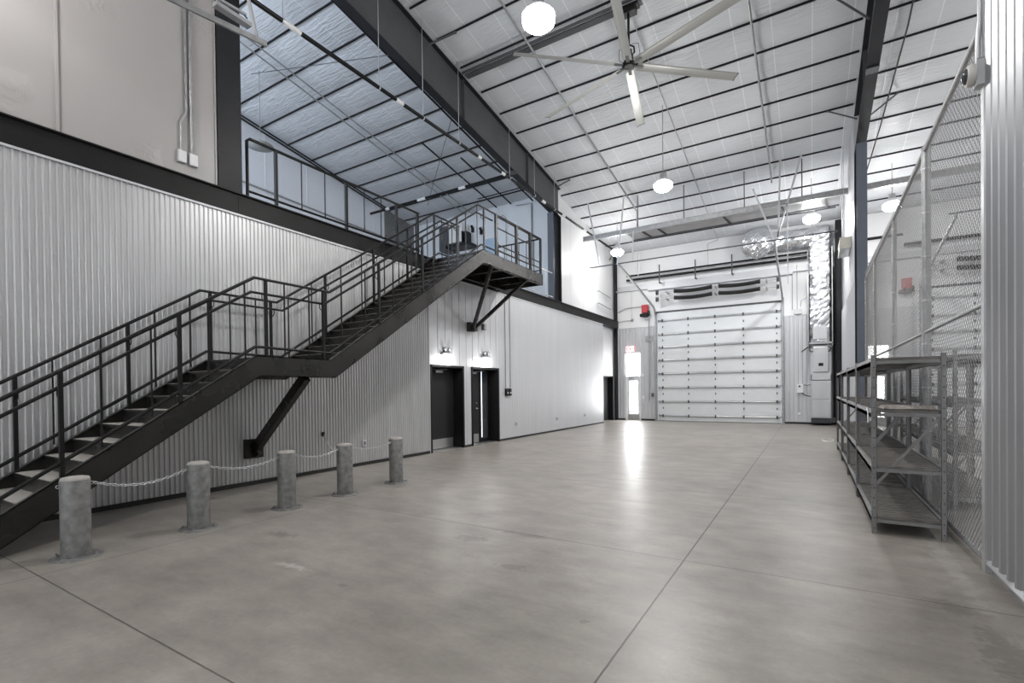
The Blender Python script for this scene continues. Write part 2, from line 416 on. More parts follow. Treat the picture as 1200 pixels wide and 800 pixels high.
# upper near wall
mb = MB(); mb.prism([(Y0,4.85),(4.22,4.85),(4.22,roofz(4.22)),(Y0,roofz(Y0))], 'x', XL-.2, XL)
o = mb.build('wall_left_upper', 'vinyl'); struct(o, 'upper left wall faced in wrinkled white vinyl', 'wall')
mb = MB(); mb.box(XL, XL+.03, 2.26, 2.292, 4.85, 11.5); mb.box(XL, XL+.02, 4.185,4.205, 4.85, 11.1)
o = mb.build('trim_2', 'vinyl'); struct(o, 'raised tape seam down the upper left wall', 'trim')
# upper far wall (beyond the mezzanine)
mb = MB(); mb.prism([(17.0,4.85),(YE,4.85),(YE,roofz(YE)),(17.0,roofz(17))], 'x', XL-.5, XL-.28)
for y in (18.3,19.6,20.9,22.2): mb.box(XL-.282, XL-.274, y-.012, y+.012, 4.85, roofz(y)-.05)
o = mb.build('wall_left_upper', 'vinylwall'); struct(o, 'upper left wall beyond the mezzanine, white and smooth', 'wall')
# mezzanine walls
mb = MB(); mb.prism([(Y0,4.83),(15.2,4.83),(15.2,roofz(15.2)+.1),(Y0,roofz(Y0)+.1)], 'x', XM-.2, XM)
for y in (5,6.6,8.2,9.8,11.4,13.0,14.6): mb.box(XM, XM+.012, y-.012, y+.012, 4.83, roofz(y)-.06)
o = mb.build('wall_mezzanine', 'mezz'); struct(o, 'pale blue-white outer wall of the mezzanine', 'wall')
mb = MB(); mb.prism([(15.2,4.83),(17.3,4.83),(17.3,roofz(17.3)+.1),(15.2,roofz(15.2)+.1)], 'x', XM-.2, XM)
o = mb.build('wall_mezzanine', 'galv_rough'); struct(o, 'grey wall bay at the far end of the mezzanine', 'wall')
mb = MB(); mb.prism([(XM,4.83),(-8.3,4.83),(-8.3,roofz(17.05)+.03),(XM,roofz(17.05)+.03)], 'y', 17.05, 17.25)
for x in (-15,-14.2,-13.4,-12.6,-11.8,-11,-10.2,-9.4): mb.box(x-.01,x+.01, 17.038,17.05, 4.83, 9.12)
o = mb.build('wall_mezzanine', 'mezz'); struct(o, 'white cross wall closing the far end of the mezzanine', 'wall')

# ------------------------------------------------------------------ end wall
holes_e = [(-7.8,-7.05,0,3.3),(-6.25,-1.0,0,5.13),(1.86,2.58,0,3.12),(3.55,8.8,0,5.13)]
mb = MB(); shell(mb, 'y', YE, YE+.22, -8.9, XR+.2, 0, roofz(YE)+.15, holes_e)
for x in (-7.4,-4.2,-2.6,.2,2.9,4.5,6.1): mb.box(x-.009,x+.009,YE-.008,YE, 4.55 if x<-6.4 or x>-.9 else 5.3, 8.1)
o = mb.build('wall_end', 'vinylwall'); struct(o, 'white insulated end wall around the overhead door', 'wall')
mb = MB()
for a, b, h in ((-8.35,-6.36,[(-7.82,-7.03,0,3.31)]),(-.93,.855,[]),(1.22,3.42,[(1.84,2.60,0,3.13)])):
    ribbed(mb, 'y', YE-.012, -1, a, b, .08, 4.5, .15, finerib, h)
o = mb.build('wall_end', 'galv' if False else 'panel'); struct(o, 'ribbed grey liner on the lower end wall', 'wall')
mb = MB()
for a, b in ((-8.35,-7.82),(-7.03,-6.36),(-.93,.9),(1.22,1.84),(2.60,3.42)): mb.box(a,b,YE-.03,YE,0,.08)
o = mb.build('baseboard_end', 'rubber'); struct(o, 'black base strip under the end wall', 'baseboard')
mb = MB()
for a, b in ((-8.35,-6.36),(-.93,.9),(1.22,3.42)): mb.box(a,b,YE-.035,YE,4.5,4.53)
mb.box(-8.3,.9,YE-.14,YE,6.32,6.36); mb.box(-8.3,.9,YE-.03,YE,6.36,6.58); mb.box(-6.6,-.6,YE-.2,YE-.01,6.22,6.32)
mb.box(1.25,XR,YE-.14,YE,6.32,6.36); mb.box(1.25,XR,YE-.03,YE,6.36,6.58)
o = mb.build('trim_3', 'panel'); struct(o, 'grey steel girt and flashings across the end wall', 'trim')
# steel corner posts
for x, lab in ((-8.22,'dark steel corner post at the far left end of the hall'),(.97,'dark steel corner post right of the foil duct')):
    mb = MB(); w_ = .05 if x < 0 else .1; mb.box(x-w_,x+w_,YE-.26,YE-.245,.0,roofz(YE-.3)-.05); mb.box(x-w_,x+w_,YE-.035,YE-.02,.0,roofz(YE)-.05); mb.box(x-.006,x+.006,YE-.25,YE-.03,.0,roofz(YE-.2)-.05)
    z0 = 0
    mb.v = [(a,b,max(c,z0)) for a,b,c in mb.v]
    o = mb.build('corner_post', 'steel_dark', org=(x,YE-.13,z0)); tag(o, lab, 'post')
# dividing wall between the bays, beyond the steel frame
mb = MB(); mb.prism([(16.85,0),(YE-.0,0),(YE-.0,roofz(YE)-.02),(16.85,roofz(16.85)-.02)], 'x', 1.08, 1.2)
for i in range(18): y = 17+.36*i; mb.box(1.066,1.08,y,y+.10,.08,4.5)
o = mb.build('wall_right', 'panel'); struct(o, 'pale dividing wall beyond the right steel column', 'wall')
# corrugated wall in the right foreground
mb = MB(); big = [(q,d*1.5) for q,d in sine]; ribbed(mb, 'x', 1.25, -1, Y0, 5.44, .12, 10.9, .17, big)
shell(mb, 'x', 1.262, 1.42, Y0, 5.42, 0, 10.95)
o = mb.build('wall_right', 'corr_grey'); struct(o, 'galvanised corrugated wall at the right edge of the view', 'wall')
mb = MB(); mb.box(1.215,1.44,5.42,5.50,.0,11.0); 
o = mb.build('trim_4', 'galv'); struct(o, 'pale metal corner trim on the end of the right corrugated wall', 'trim')
mb = MB(); mb.prism([(1.262,.075),(1.222,.075),(1.222,.085),(1.238,.125),(1.262,.125)], 'y', Y0, 5.42)
o = mb.build('baseboard_right', 'galv'); struct(o, 'bent metal flashing along the foot of the right corrugated wall', 'baseboard')
# unseen shell: outer right wall and the wall behind the camera, with glowing panes added as fill
mb = MB(); mb.prism([(Y0,0),(YE,0),(YE,roofz(YE)+.1),(Y0,roofz(Y0)+.1)], 'x', XR, XR+.2)
o = mb.build('wall_far_right', 'vinylwall'); struct(o, 'outer wall of the neighbouring bay', 'wall')
wh = [(-6.6,-1.2,.5,5.2),(2.6,8.0,.5,5.2),(-14.6,-9.2,5.8,9.5)]
mb = MB(); shell(mb, 'y', Y0-.2, Y0, XM-.2, XR+.2, 0, roofz(Y0)+.2, wh)
o = mb.build('wall_back', 'vinylwall'); struct(o, 'wall behind the camera with large daylight windows', 'wall')
for k,(a,b,c,d) in enumerate(wh):
    mb = MB(); mb.box(a,b,Y0-.12,Y0-.1,c,d)
    o = mb.build('window_%d'%(k+1), 'outside' if k<2 else 'outside_blue'); struct(o, ['tall glazed opening behind the camera','tall glazed opening of the neighbouring bay','cool daylight window of the mezzanine'][k], 'window')
    fr = MB()
    for i in range(7): x = a+(b-a)*i/6; fr.box(x-.03,x+.03,Y0-.1,Y0-.03,c,d)
    for i in range(5): z = c+(d-c)*i/4; fr.box(a,b,Y0-.1,Y0-.03,z-.03,z+.03)
    fr.build('window_frame','white',o)

# ------------------------------------------------------------------ main steel frames
def i_rafter(name, xc, y0, y1, mode, lab):
    # tapered I section rafter, bottom z from the photograph's line
    def zb(y): return 9.56-(y-6.84)*(9.56-8.19)/(16.18-6.84)
    t = thing(name, lab, 'beam', (xc, 10, 8.9))
    mb = MB(); mb.prism([(y0,zb(y0)),(y1,zb(y1)),(y1,roofz(y1)-.06),(y0,roofz(y0)-.06)], 'x', xc-.008, xc+.008)
    for y in (10.85,14.4): mb.box(xc-.1, xc+.1, y-.006, y+.006, zb(y), roofz(y)-.07)
    mb.build('web', 'steel_grey', t)
    mb = MB(); mb.prism([(y0,zb(y0)-.02),(y1,zb(y1)-.02),(y1,zb(y1)),(y0,zb(y0))], 'x', xc-.12, xc+.12)
    mb.build('bottom_flange', 'steel_dark', t)
    mb = MB(); mb.prism([(y0,roofz(y0)-.075),(y1,roofz(y1)-.075),(y1,roofz(y1)-.055),(y0,roofz(y0)-.055)], 'x', xc-.12, xc+.12)
    mb.build('top_flange', 'steel_dark', t)
    mb = MB()
    for y in (13.4,13.5,13.6): 
        for x in (xc-.05, xc+.05): mb.sphere((x,y,zb(y)-.022), .014, 6)
    mb.box(xc-.12, xc+.12, 13.38,13.63, zb(13.5)-.04, zb(13.5)-.02)
    mb.build('splice_plate', 'steel_grey', t)
    return t, zb
rl, zb = i_rafter('steel_rafter', -8.17, 4.25, 16.85, 0, 'deep dark grey tapered steel rafter sloping over the mezzanine edge')
rr, _ = i_rafter('steel_rafter', 1.21, 6.0, 16.85, 0, 'deep dark steel rafter over the right-hand mesh fence')
def column(xc, y0, y1, z0, z1, m1, lab):
    t = thing('steel_column', lab, 'column', (xc,(y0+y1)/2,z0))
    mb = MB(); mb.box(xc-.12,xc+.12,y0,y0+.018,z0,z1); mb.build('front_flange', m1, t)
    mb = MB(); mb.box(xc-.12,xc+.12,y1-.018,y1,z0,z1); mb.build('rear_flange', 'steel_dark', t)
    mb = MB(); mb.box(xc-.007,xc+.007,y0+.018,y1-.018,z0,z1); mb.build('web', 'steel_dark', t)
    mb = MB(); mb.box(xc-.15,xc+.15,y0-.02,y1+.02,z0,z0+.02); mb.build('base_plate', 'steel_dark', t)
    return t
column(-8.17, 16.18, 16.85, 4.85, zb(16.5)-.04, 'steel_blue', 'blue-grey steel column at the far end of the mezzanine')
mb = MB()
t = thing('steel_column', 'black steel column between the near upper wall and the mezzanine opening', 'column', (-8.1,4.4,4.85))
MB().box(-8.25,-8.02,4.22,4.235,4.85,zb(4.3)-.04).build('front_flange','steel_dark',t)
MB().box(-8.04,-8.02,4.235,4.58,4.85,zb(4.4)-.04).build('side_plate','steel_dark',t)
MB().box(-8.25,-8.02,4.58,4.60,4.85,zb(4.6)-.04).build('rear_flange','steel_dark',t)
column(1.21, 16.18, 16.85, 0, zb(16.5)-.04, 'steel_blue', 'tall blue-grey steel column at the far end of the mesh fence')

# diagonal kickers from the rafters to the purlins
kick = []
def kicker(p0, p1, lab):
    mb = MB(); mb.bar(p0, p1, .035, .035); mb.cbox(p1,.06,.06,.03)
    o = mb.build('purlin_brace', 'steel_grey', org=p0); tag(o, lab, 'brace', 'purlin braces'); return o
kicker((1.07,15.7,roofz(15.7)-.85),(.45,16.35,roofz(16.35)-.05),'short grey diagonal brace left of the right steel column')
kicker((1.35,15.7,roofz(15.7)-.85),(2.0,16.35,roofz(16.35)-.05),'short dark diagonal brace right of the right steel column')
kicker((1.07,12.4,roofz(12.4)-.9),(.45,12.55,roofz(12.55)-.05),'diagonal brace at the top edge by the right rafter')
kicker((-8.03,16.3,roofz(16.3)-.3),(-7.5,16.45,roofz(16.45)-.05),'small diagonal brace above the left steel column')
kicker((-8.03,9.2,roofz(9.2)-.45),(-7.4,9.6,roofz(9.6)-.05),'diagonal brace high on the left rafter near the top edge')
kicker((1.30,17.9,8.25),(1.8,19.2,roofz(19.2)-.05),'dark diagonal brace behind the right steel column over the neighbouring bay')
kicker((-8.25,22.6,7.75),(-7.75,22.3,roofz(22.3)-.05),'short black diagonal brace in the far left roof corner')

# ------------------------------------------------------------------ hinged doors in the left wall
def leaf_door(idx, ya, yb, lab, sidelight):
    xc = XL-.30
    d = thing('door_%d'%idx, lab, 'door', (XL, (ya+yb)/2, 0)); d['kind'] = 'structure'
    mb = MB(); mb.box(XL-.4, XL+.03, ya-.045, ya+.02, 0, 2.21); mb.box(XL-.4, XL+.03, yb-.02, yb+.045, 0, 2.21); mb.box(XL-.4, XL+.03, ya-.045, yb+.045, 2.15, 2.21)
    mb.build('door_frame', 'black', d, bevel=.004)
    yl = yb-.02 if not sidelight else ya+.76
    lf = MB().box(xc-.05, xc, ya+.03, yl, .015, 2.14).build('door_leaf', 'dark_door', d, bevel=.003)
    MB().box(xc, xc+.004, ya+.08, yl-.05, .03, .28).build('kick_plate', 'plate', lf)
    hy = (ya+.12) if not sidelight else (yl-.14)
    mb = MB(); mb.lathe((xc,hy,1.02), [(.028,0),(.028,.02),(.012,.025),(.012,.06)], 12, 'x'); mb.bar((xc+.06,hy,1.02),(xc+.06,hy+(.11 if not sidelight else -.11),1.02),.02,.018)
    mb.build('door_handle', 'plate', lf)
    if sidelight:
        mb = MB(); mb.lathe((xc,hy,1.18), [(.025,0),(.022,.015)], 12, 'x'); mb.build('deadbolt','plate',lf)
    mb = MB(); mb.box(xc, xc+.05, ya+.50-(.2 if sidelight else 0), ya+.78-(.2 if sidelight else 0), 2.03, 2.08); mb.bar((xc+.03,ya+.5,2.09),(xc+.10,ya+.9,2.12),.02,.01)
    mb.build('door_closer', 'plate', lf)
    mb = MB(); mb.box(XL-.4, XL+.0, ya+.02, yb-.02, 0, .012); mb.build('threshold', 'plate', d)
    if sidelight:
        MB().box(xc-.05, xc, yl+.02, yl+.10, .0, 2.14).build('mullion', 'black', d)
        MB().box(xc-.05, xc, yb-.08, yb-.02, .0, 2.14).build('mullion', 'black', d)
        MB().box(xc-.03, xc-.02, yl+.10, yb-.08, .12, 2.14).build('glass', 'glass_dark', d)
        MB().box(xc-.018, xc-.012, yl+.12, yl+.17, .15, 2.12).build('glass_reflection_strip', 'sidelight', d)  # glowing strip paints a bright reflection onto the dark glass
        MB().box(xc-.03, xc, yl+.10, yb-.08, 0, .12).build('bottom_rail', 'black', d)
    MB().box(xc-.07, xc-.05, ya, yb, 0, 2.17).build('back_panel', 'black', d)
    return d
leaf_door(1, 9.27, 10.57, 'charcoal door with steel kick plate, the one nearer the staircase', False)
leaf_door(2, 11.0, 12.32, 'charcoal door with a narrow glass sidelight, right of the plain dark door', True)
d = thing('door_3', 'dark doorway in the bright recess at the far left corner', 'door', (-8.35,22,0)); d['kind'] = 'structure'
mb = MB(); mb.box(-8.6,-8.33,21.35,21.40,0,2.17); mb.box(-8.6,-8.33,23.15,23.2,0,2.17); mb.box(-8.6,-8.33,21.35,23.2,2.12,2.17); mb.build('door_frame','black',d)
lf = MB().box(-8.62,-8.58,21.4,23.15,.01,2.12).build('door_leaf','dark_door',d)
MB().box(-8.58,-8.53,21.7,21.95,2.02,2.07).build('door_closer','plate',lf)

# exit doors (daylit) in the end wall
def exit_door(idx, xa, xb, ztop, lab):
    d = thing('door_%d'%idx, lab, 'door', ((xa+xb)/2, YE, 0)); d['kind'] = 'structure'
    yb = YE+.05
    mb = MB(); mb.box(xa,xa+.07,yb-.06,yb+.06,0,ztop); mb.box(xb-.05,xb,yb-.06,yb+.06,0,ztop); mb.box(xa,xb,yb-.06,yb+.06,2.14,2.2); mb.box(xa,xb,yb-.06,yb+.06,ztop-.05,ztop)
    mb.build('door_frame','white',d)
    MB().box(xa+.03,xb-.02,yb-.075,yb-.062,2.16,ztop-.02).build('transom_panel','transom',d)
    mb = MB(); w0,w1 = xa+.07,xb-.05
    shell(mb,'y',yb-.02,yb+.03,w0,w1,.01,2.14,[(w0+.13,w1-.10,.33,1.92)])
    lf = mb.build('door_leaf','doorwhite',d)
    MB().box(w0+.13,w1-.10,yb+.0,yb+.01,.33,1.92).build('glass','glass_day',lf)
    MB().box(w0+.03,w1-.03,yb-.028,yb-.02,.02,.27).build('kick_plate','plate',lf)
    mb = MB(); mb.box(w0+.08,w1-.08,yb-.07,yb-.045,.98,1.02); mb.build('panic_bar','white',lf)
    mb = MB(); mb.box(w0+.10,w0+.34,yb-.08,yb-.02,2.05,2.10); mb.build('door_closer','plate',lf)
exit_door(4,-7.8,-7.05,3.3,'glazed exit door with bright panel above in the far left corner')
exit_door(5,1.86,2.58,3.12,'daylit exit door of the neighbouring bay seen through the mesh')

# ------------------------------------------------------------------ sectional overhead doors
def coil(mb, x0, x1, yc, zc, r, wr, pitch, sag):
    n = int((x1-x0)/pitch)*10; pts = []
    for i in range(n+1):
        t = i/n; a = 2*PI*i/10
        zz = zc-sag*4*t*(1-t)
        pts.append((x0+(x1-x0)*t, yc+r*cos(a), zz+r*sin(a)))
    mb.path(pts, wr, 5)
def overhead_door(idx, xa, xb, lab):
    d = thing('door_%d'%idx, lab, 'door', ((xa+xb)/2,YE,0)); d['kind'] = 'structure'
    js = [0,.285,.95,1.61,2.26,2.90,3.51,4.12,4.77,5.13]
    hx = [xa+.30+(xb-xa-.50)*t for t in (0,.245,.488,.731,1)]
    for k in range(9):
        z0, z1 = js[k], js[k+1]
        mb = MB()
        # slightly faceted face: lower part tilts under the strut
        prof = [(YE-.02,z0+.006),(YE-.055,z0+.02),(YE-.055,z1-.02),(YE-.02,z1-.006),(YE+.02,z1-.006),(YE+.02,z0+.006)]
        mb.prism(prof, 'x', xa+.06, xb-.06)
        p = mb.build('door_section','doorwhite',d)
        if k < 8:
            mb = MB(); mb.prism([(YE-.055,z1-.075),(YE-.115,z1-.06),(YE-.125,z1-.03),(YE-.115,z1-.005),(YE-.055,z1+.005)], 'x', xa+.08, xb-.08)
            mb.build('strut','galv',p)
            mb = MB()
            for x in hx:
                mb.cbox((x,YE-.125,z1-.03),.065,.03,.13)
                if z1-z0 > .5: mb.cbox((x,YE-.065,(z0+z1)/2),.042,.03,.085)
            mb.build('hinge','steel_grey',p)
            mb = MB()
            for x in hx[:1]+hx[-1:]:
                s = -1 if x == hx[0] else 1
                mb.tube((x,YE-.12,z1-.02),(x+s*.17,YE-.12,z1-.02),.01,6); mb.lathe((x+s*.17,YE-.12,z1-.02),[(.03,-.012),(.03,.012)],10,'x')
            mb.build('roller','steel_grey',p)
    MB().box(xa+.06,xb-.06,YE-.05,YE,0,.03).build('bottom_seal','rubber',d)
    mb = MB(); mb.box(xa-.02,xb+.02,YE-.05,YE-.02,5.12,5.20); mb.build('top_seal','steel_grey',d)
    for x, s in ((xa,1),(xb,-1)):
        tr = [(YE-.13,0)]+[(YE-.13,z) for z in (2.5,4.9)]
        for a in range(1,7):
            q = a/6*(PI/2-.125); tr.append((YE-.13-.5*(1-cos(q)), 4.9+.5*sin(q)))
        tr.append((18.25,6.33))
        mb = MB()
        for (a0,b0),(a1,b1) in zip(tr[:-1],tr[1:]): mb.bar((x-.02*s,a0,b0),(x-.02*s,a1,b1),.06,.08, up=(0,1,0) if abs(a1-a0)<.01 else (0,0,1))
        mb.build('door_track','galv_tube',d)
        mb = MB(); mb.box(x-.035,x+.035,YE-.10,YE-.085,0,5.0); mb.box(x-s*.06-.012,x-s*.06+.012,YE-.10,YE-.01,0,5.3); mb.build('track_angle','galv_tube',d)
        mb = MB(); mb.box(x+s*.0-.01,x+s*.0+.02,YE-.085,YE-.06,0,5.12); mb.build('side_seal','rubber',d)
    MB().bar((xa-1.25 if xa<0 else xa-.2,18.27,6.38),(xb+1.75 if xb<0 else xb+.2,18.27,6.38),.035,.035).build('track_crossbar','steel_grey',d)
    # shafts, springs
    for zc in (6.02,5.71):
        MB().tube((xa+.08,23.1,zc),(xb-.1,23.1,zc),.02,8).build('torsion_shaft','galv',d)
        for a, b in ((xa+.96,xa+2.51),(xa+2.87,xa+4.42)):
            mb = MB(); coil(mb, a, b, 23.1, zc, .078, .015, .036, .045); mb.lathe((a,23.1,zc),[(.06,-.05),(.10,-.03),(.10,0)],12,'x'); mb.lathe((b,23.1,zc),[(.10,0),(.10,.03),(.06,.05)],12,'x')
            mb.path([(a,23.1,zc),((a+b)/2,23.1,zc-.045),(b,23.1,zc)],.055,10)
            mb.build('torsion_spring','spring',d)
        mb = MB()
        for x in (xa+.15,xb-.12): mb.lathe((x,23.1,zc),[(.06,-.06),(.12,-.05),(.12,-.03),(.09,-.02),(.09,.03),(.12,.04)],16,'x')
        mb.build('cable_drum','steel_grey',d)
        mb = MB()
        for x in (xa+.55,xa+2.69,xb-.55): mb.box(x-.02,x+.02,23.08,YE-.01,zc-.05,zc+.05); mb.lathe((x,23.1,zc),[(.05,-.03),(.05,.03)],10,'x')
        mb.build('bearing_bracket','galv_tube',d)
    return d
overhead_door(6,-6.25,-1.0,'wide white sectional overhead door with torsion springs in the end wall')
overhead_door(7,3.55,8.8,'second white overhead door seen through the mesh fence on the right')

# track hangers (each strut its own)
for p0,p1,w,lab in [
    ((-7.526,18.25,8.92),(-7.05,18.25,6.42),.05,'slim galvanised hanger strut leaning right, leftmost over the left door track'),
    ((-6.05,18.25,8.90),(-6.34,18.25,6.35),.05,'slim galvanised hanger strut leaning left onto the left door track'),
    ((-5.72,18.3,7.5),(-5.75,18.3,6.40),.035,'short thin hanger rod behind the left door track end'),
    ((-1.60,18.25,8.17),(-1.0,18.25,6.42),.05,'bright galvanised strut slanting down to the right door track'),
    ((-.80,18.25,8.92),(-.88,18.25,6.42),.05,'upright galvanised strut above the right door track'),
    ((-.22,18.25,8.92),(-.90,18.25,6.46),.05,'galvanised strut slanting left onto the right door track'),
    ((-.62,18.25,7.55),(-.60,18.25,4.9),.03,'thin white conduit hanging right of the right door track')]:
    mb = MB(); mb.bar(p0,p1,w,.03,(0,1,0)); mb.cbox(p0,.07,.04,.05)
    o = mb.build('hanger_strut','galv',org=p1); tag(o,lab,'strut')
# strut beam across the bay and the ribbed deck strip behind it
t = thing('galvanised_cross_beam','long galvanised cross beam hung under the roof near the end wall','beam',(-3.4,18.5,7.6))
MB().box(-7.85,1.04,18.48,18.52,7.56,7.70).build('beam_web','galv_tube',t)
mb = MB(); mb.box(-7.85,1.04,18.44,18.56,7.70,7.72); mb.box(-7.85,1.04,18.44,18.56,7.54,7.56); mb.build('beam_flange','galv_tube',t)
t2 = thing('galvanised_cross_beam','galvanised cross beam continuing over the neighbouring bay','beam',(3.5,18.5,7.6))
MB().box(1.36,8.5,18.47,18.53,7.55,7.72).build('beam_web','galv_tube',t2)
mb = MB(); mb.box(1.36,8.5,18.43,18.57,7.71,7.725); mb.box(1.36,8.5,18.43,18.57,7.545,7.56); mb.build('beam_flange','galv_tube',t2)
for k,x in enumerate((-5.6,-3.9,-1.9,-.2)):
    mb = MB(); mb.bar((x,18.5,7.72),(x,18.5,roofz(18.5)-.0),.03,.03)
    o = mb.build('hanger_rod','steel_grey',org=(x,18.5,7.72)); tag(o,['thin rod above the left end of the cross beam','thin rod above the cross beam below the second lamp','thin rod above the middle of the cross beam','thin rod above the right part of the cross beam'][k],'rod')
t = thing('ribbed_deck_strip','narrow ribbed galvanised deck strip behind the cross beam','panel',(-2.5,19.1,7.6))
mb = MB()
for i in range(11): y = 18.62+.085*i; mb.prism([(y,7.60),(y+.02,7.63),(y+.055,7.63),(y+.075,7.60),(y+.085,7.60),(y+.085,7.61),(y+.077,7.61),(y+.057,7.64),(y+.018,7.64),(y-.002,7.61)],'x',-6.1,.85)
mb.build('deck_sheet','galv',t)
MB().box(-6.1,.85,19.56,19.60,7.55,7.66).build('edge_channel','steel_grey',t)
for x in (-5.5,-4.9,-2.6,-.8,.4):
    MB().bar((x,18.58,7.58),(x+.12,19.58,7.58),.05,.04).build('cross_rib','steel_dark',t)

# ------------------------------------------------------------------ black pipes
def pipe(name, pts, r, m, lab, cat='pipe', n=10, org=None, group=None):
    mb = MB(); mb.path(pts, r, n)
    o = mb.build(name, m, org=org or pts[0]); return tag(o, lab, cat, group)
def pipe_with_parts(lab, pts, r, clamps):
    t = thing('sprinkler_pipe', lab, 'pipe', pts[0])
    MB().path(pts, r, 10).build('pipe','black',t)
    for a, b in clamps: MB().path([a,b], r*1.15, 10).build('label_sleeve','white',t)
    return t
zz = 8.10
HANG = (5.3,7.55,8.95,10.35,12.9,14.5,16.0)
sp = pipe_with_parts('long black sprinkler main with white sleeves running along the mezzanine edge', [(-7.9,3.2,zz),(-7.9,22.9,zz)], .042,
    [((-7.9,y,zz),(-7.9,y+l,zz)) for y,l in ((5.3,.35),(8.05,.22),(11.2,.15),(12.4,.2),(15.0,.25),(16.6,.25),(18.6,.3))])
for y in HANG:
    mb = MB(); mb.tube((-7.9,y,zz),(-7.9,y,roofz(y)-.02),.008,6); mb.lathe((-7.9,y,zz),[(.05,-.015),(.05,.015)],12,'y'); mb.build('pipe_hanger','galv',sp)
sp2 = pipe_with_parts('black sprinkler branch crossing the mezzanine under the roof', [(-15.5,14.25,8.92),(-8.35,14.25,8.92)], .05,
    [((-14.6,14.25,8.92),(-14.4,14.25,8.92)),((-12.9,14.25,8.92),(-12.5,14.25,8.92)),((-10.9,14.25,8.92),(-10.6,14.25,8.92))])
for x in (-14.5,-12.7,-10.7): MB().tube((x,14.25,8.92),(x,14.25,roofz(14.25)-.02),.008,6).build('pipe_hanger','galv',sp2)
# twin black pipes above the overhead door
for z,r,lab in ((6.80,.055,'thick black pipe above the overhead door, lower of the pair'),(7.0,.04,'thinner black pipe above the overhead door, upper of the pair')):
    pipe('black_pipe', [(-7.6,23.2,z),(-.08,23.2,z)], r, 'black', lab)
for k,x in enumerate((-6.0,-4.4,-2.88)):
    mb = MB(); mb.bar((x,23.11,6.45),(x,23.11,7.33),.05,.03,(0,1,0)); mb.box(x-.02,x+.02,23.12,YE,6.5,6.54)
    o = mb.build('pipe_bracket','steel_grey',org=(x,23.11,6.5)); tag(o,['flat steel bracket holding the black pipes, leftmost','flat steel bracket holding the black pipes, middle one','flat steel bracket holding the black pipes, nearest the foil duct'][k],'bracket')
for z,lab in ((6.80,'thick black pipe above the neighbouring overhead door'),):
    pipe('black_pipe', [(3.0,23.2,z),(9.2,23.2,z)], .06, 'black', lab)
pipe('black_pipe', [(1.3,23.44,7.25),(3.0,23.44,7.25)], .05, 'black', 'short black pipe beside the right steel column on the end wall')

for p0,p1,lab in (((-13.4,8.0,10.55),(-8.35,8.6,9.6),'thin steel tie rod crossing flat under the mezzanine roof'),((-8.6,11.2,9.9),(-13.6,15.6,9.3),'thin steel tie rod slanting under the mezzanine roof above the stair head')):
    pipe('tie_rod',[p0,p1],.010,'steel_grey',lab,'rod')
for k,(dx,dz) in enumerate(((.10,.10),(.34,.16))):
    pipe('eave_channel',[(XM+dx,7.5,roofz(7.5)-dz),(XM+dx,15.1,roofz(15.1)-dz)],.03,'steel_dark',['dark steel eave channel against the mezzanine outer wall','second dark eave channel just in from the mezzanine outer wall'][k],'channel')
# conduits
C = 'conduit'
pipe('conduit',[(-8.02,3.83,5.20),(-8.02,3.83,7.4),(-8.02,3.83,11.0)],.022,'galv_tube','right-hand conduit rising from the paired boxes on the upper left wall',C)
pipe('conduit',[(-8.02,3.68,5.20),(-8.02,3.68,5.62),(-8.02,3.76,5.80),(-8.02,3.76,11.0)],.016,'galv_tube','kinked conduit rising from the left of the paired boxes on the upper left wall',C)
for y,lab in ((3.69,'small white junction box on the upper left wall, left of the pair'),(3.85,'small white junction box on the upper left wall, right of the pair')):
    t = thing('junction_box',lab,'box',(XL,y,5.1)); mb = MB(); mb.box(XL,XL+.05,y-.06,y+.06,5.02,5.20); mb.build('box_body','galv',t,bevel=.004)
    MB().box(XL+.05,XL+.056,y-.05,y+.05,5.03,5.19).build('cover_plate','white',t)
def roofline(x,y0,y1,off): return [(x,y0,roofz(y0)-off),(x,(y0+y1)/2,roofz((y0+y1)/2)-off),(x,y1,roofz(y1)-off)]
pipe('conduit',roofline(-5.9,7.0,19.4,.14)+[(-5.93,19.5,8.45),(-5.93,19.5,7.8)],.028,'galv_tube','conduit running down the roof slope left of the fan',C)
pipe('conduit',roofline(-1.1,9.0,18.9,.12)+[(-1.1,19.0,8.55)],.026,'galv_tube','conduit running down the roof slope right of the fan',C)
pipe('conduit',roofline(-3.45,11.2,23.2,.10)+[(-3.9,23.3,8.0),(-3.9,23.4,7.1)],.013,'galv_tube','thin cable conduit running from the fan to the end wall',C)
pipe('conduit',roofline(-12.55,5.0,16.9,.14),.022,'galv_tube','left of two parallel conduits under the mezzanine roof',C)
pipe('conduit',roofline(-12.25,5.0,16.9,.14),.022,'galv_tube','right of two parallel conduits under the mezzanine roof',C)
pipe('conduit',roofline(-9.3,5.0,16.9,.20),.03,'steel_dark','dark conduit under the mezzanine roof beside the big rafter',C)
pipe('conduit',roofline(-11.0,12.4,16.9,.12),.028,'steel_dark','short dark conduit at the far end of the mezzanine roof, farther from the big rafter',C)
pipe('conduit',roofline(-10.3,13.6,16.9,.12),.028,'steel_dark','short dark conduit at the far end of the mezzanine roof, nearer the big rafter',C)
pipe('conduit',[(-11.3,16.0,9.2),(-8.5,16.0,9.2)],.02,'steel_dark','dark cross conduit under the mezzanine roof near the cross wall',C)
pipe('conduit',[(1.9,9.5,roofz(9.5)-.1),(1.9,14,roofz(14)-.1),(1.75,17.5,roofz(17.5)-.12),(1.35,19.5,7.6)],.018,'steel_grey','bent conduit curving down right of the right rafter',C)
pipe('conduit',[(XM+.06,4.7,8.55),(XM+.06,15,8.2)],.03,'galv_tube','horizontal conduit along the pale mezzanine wall',C)
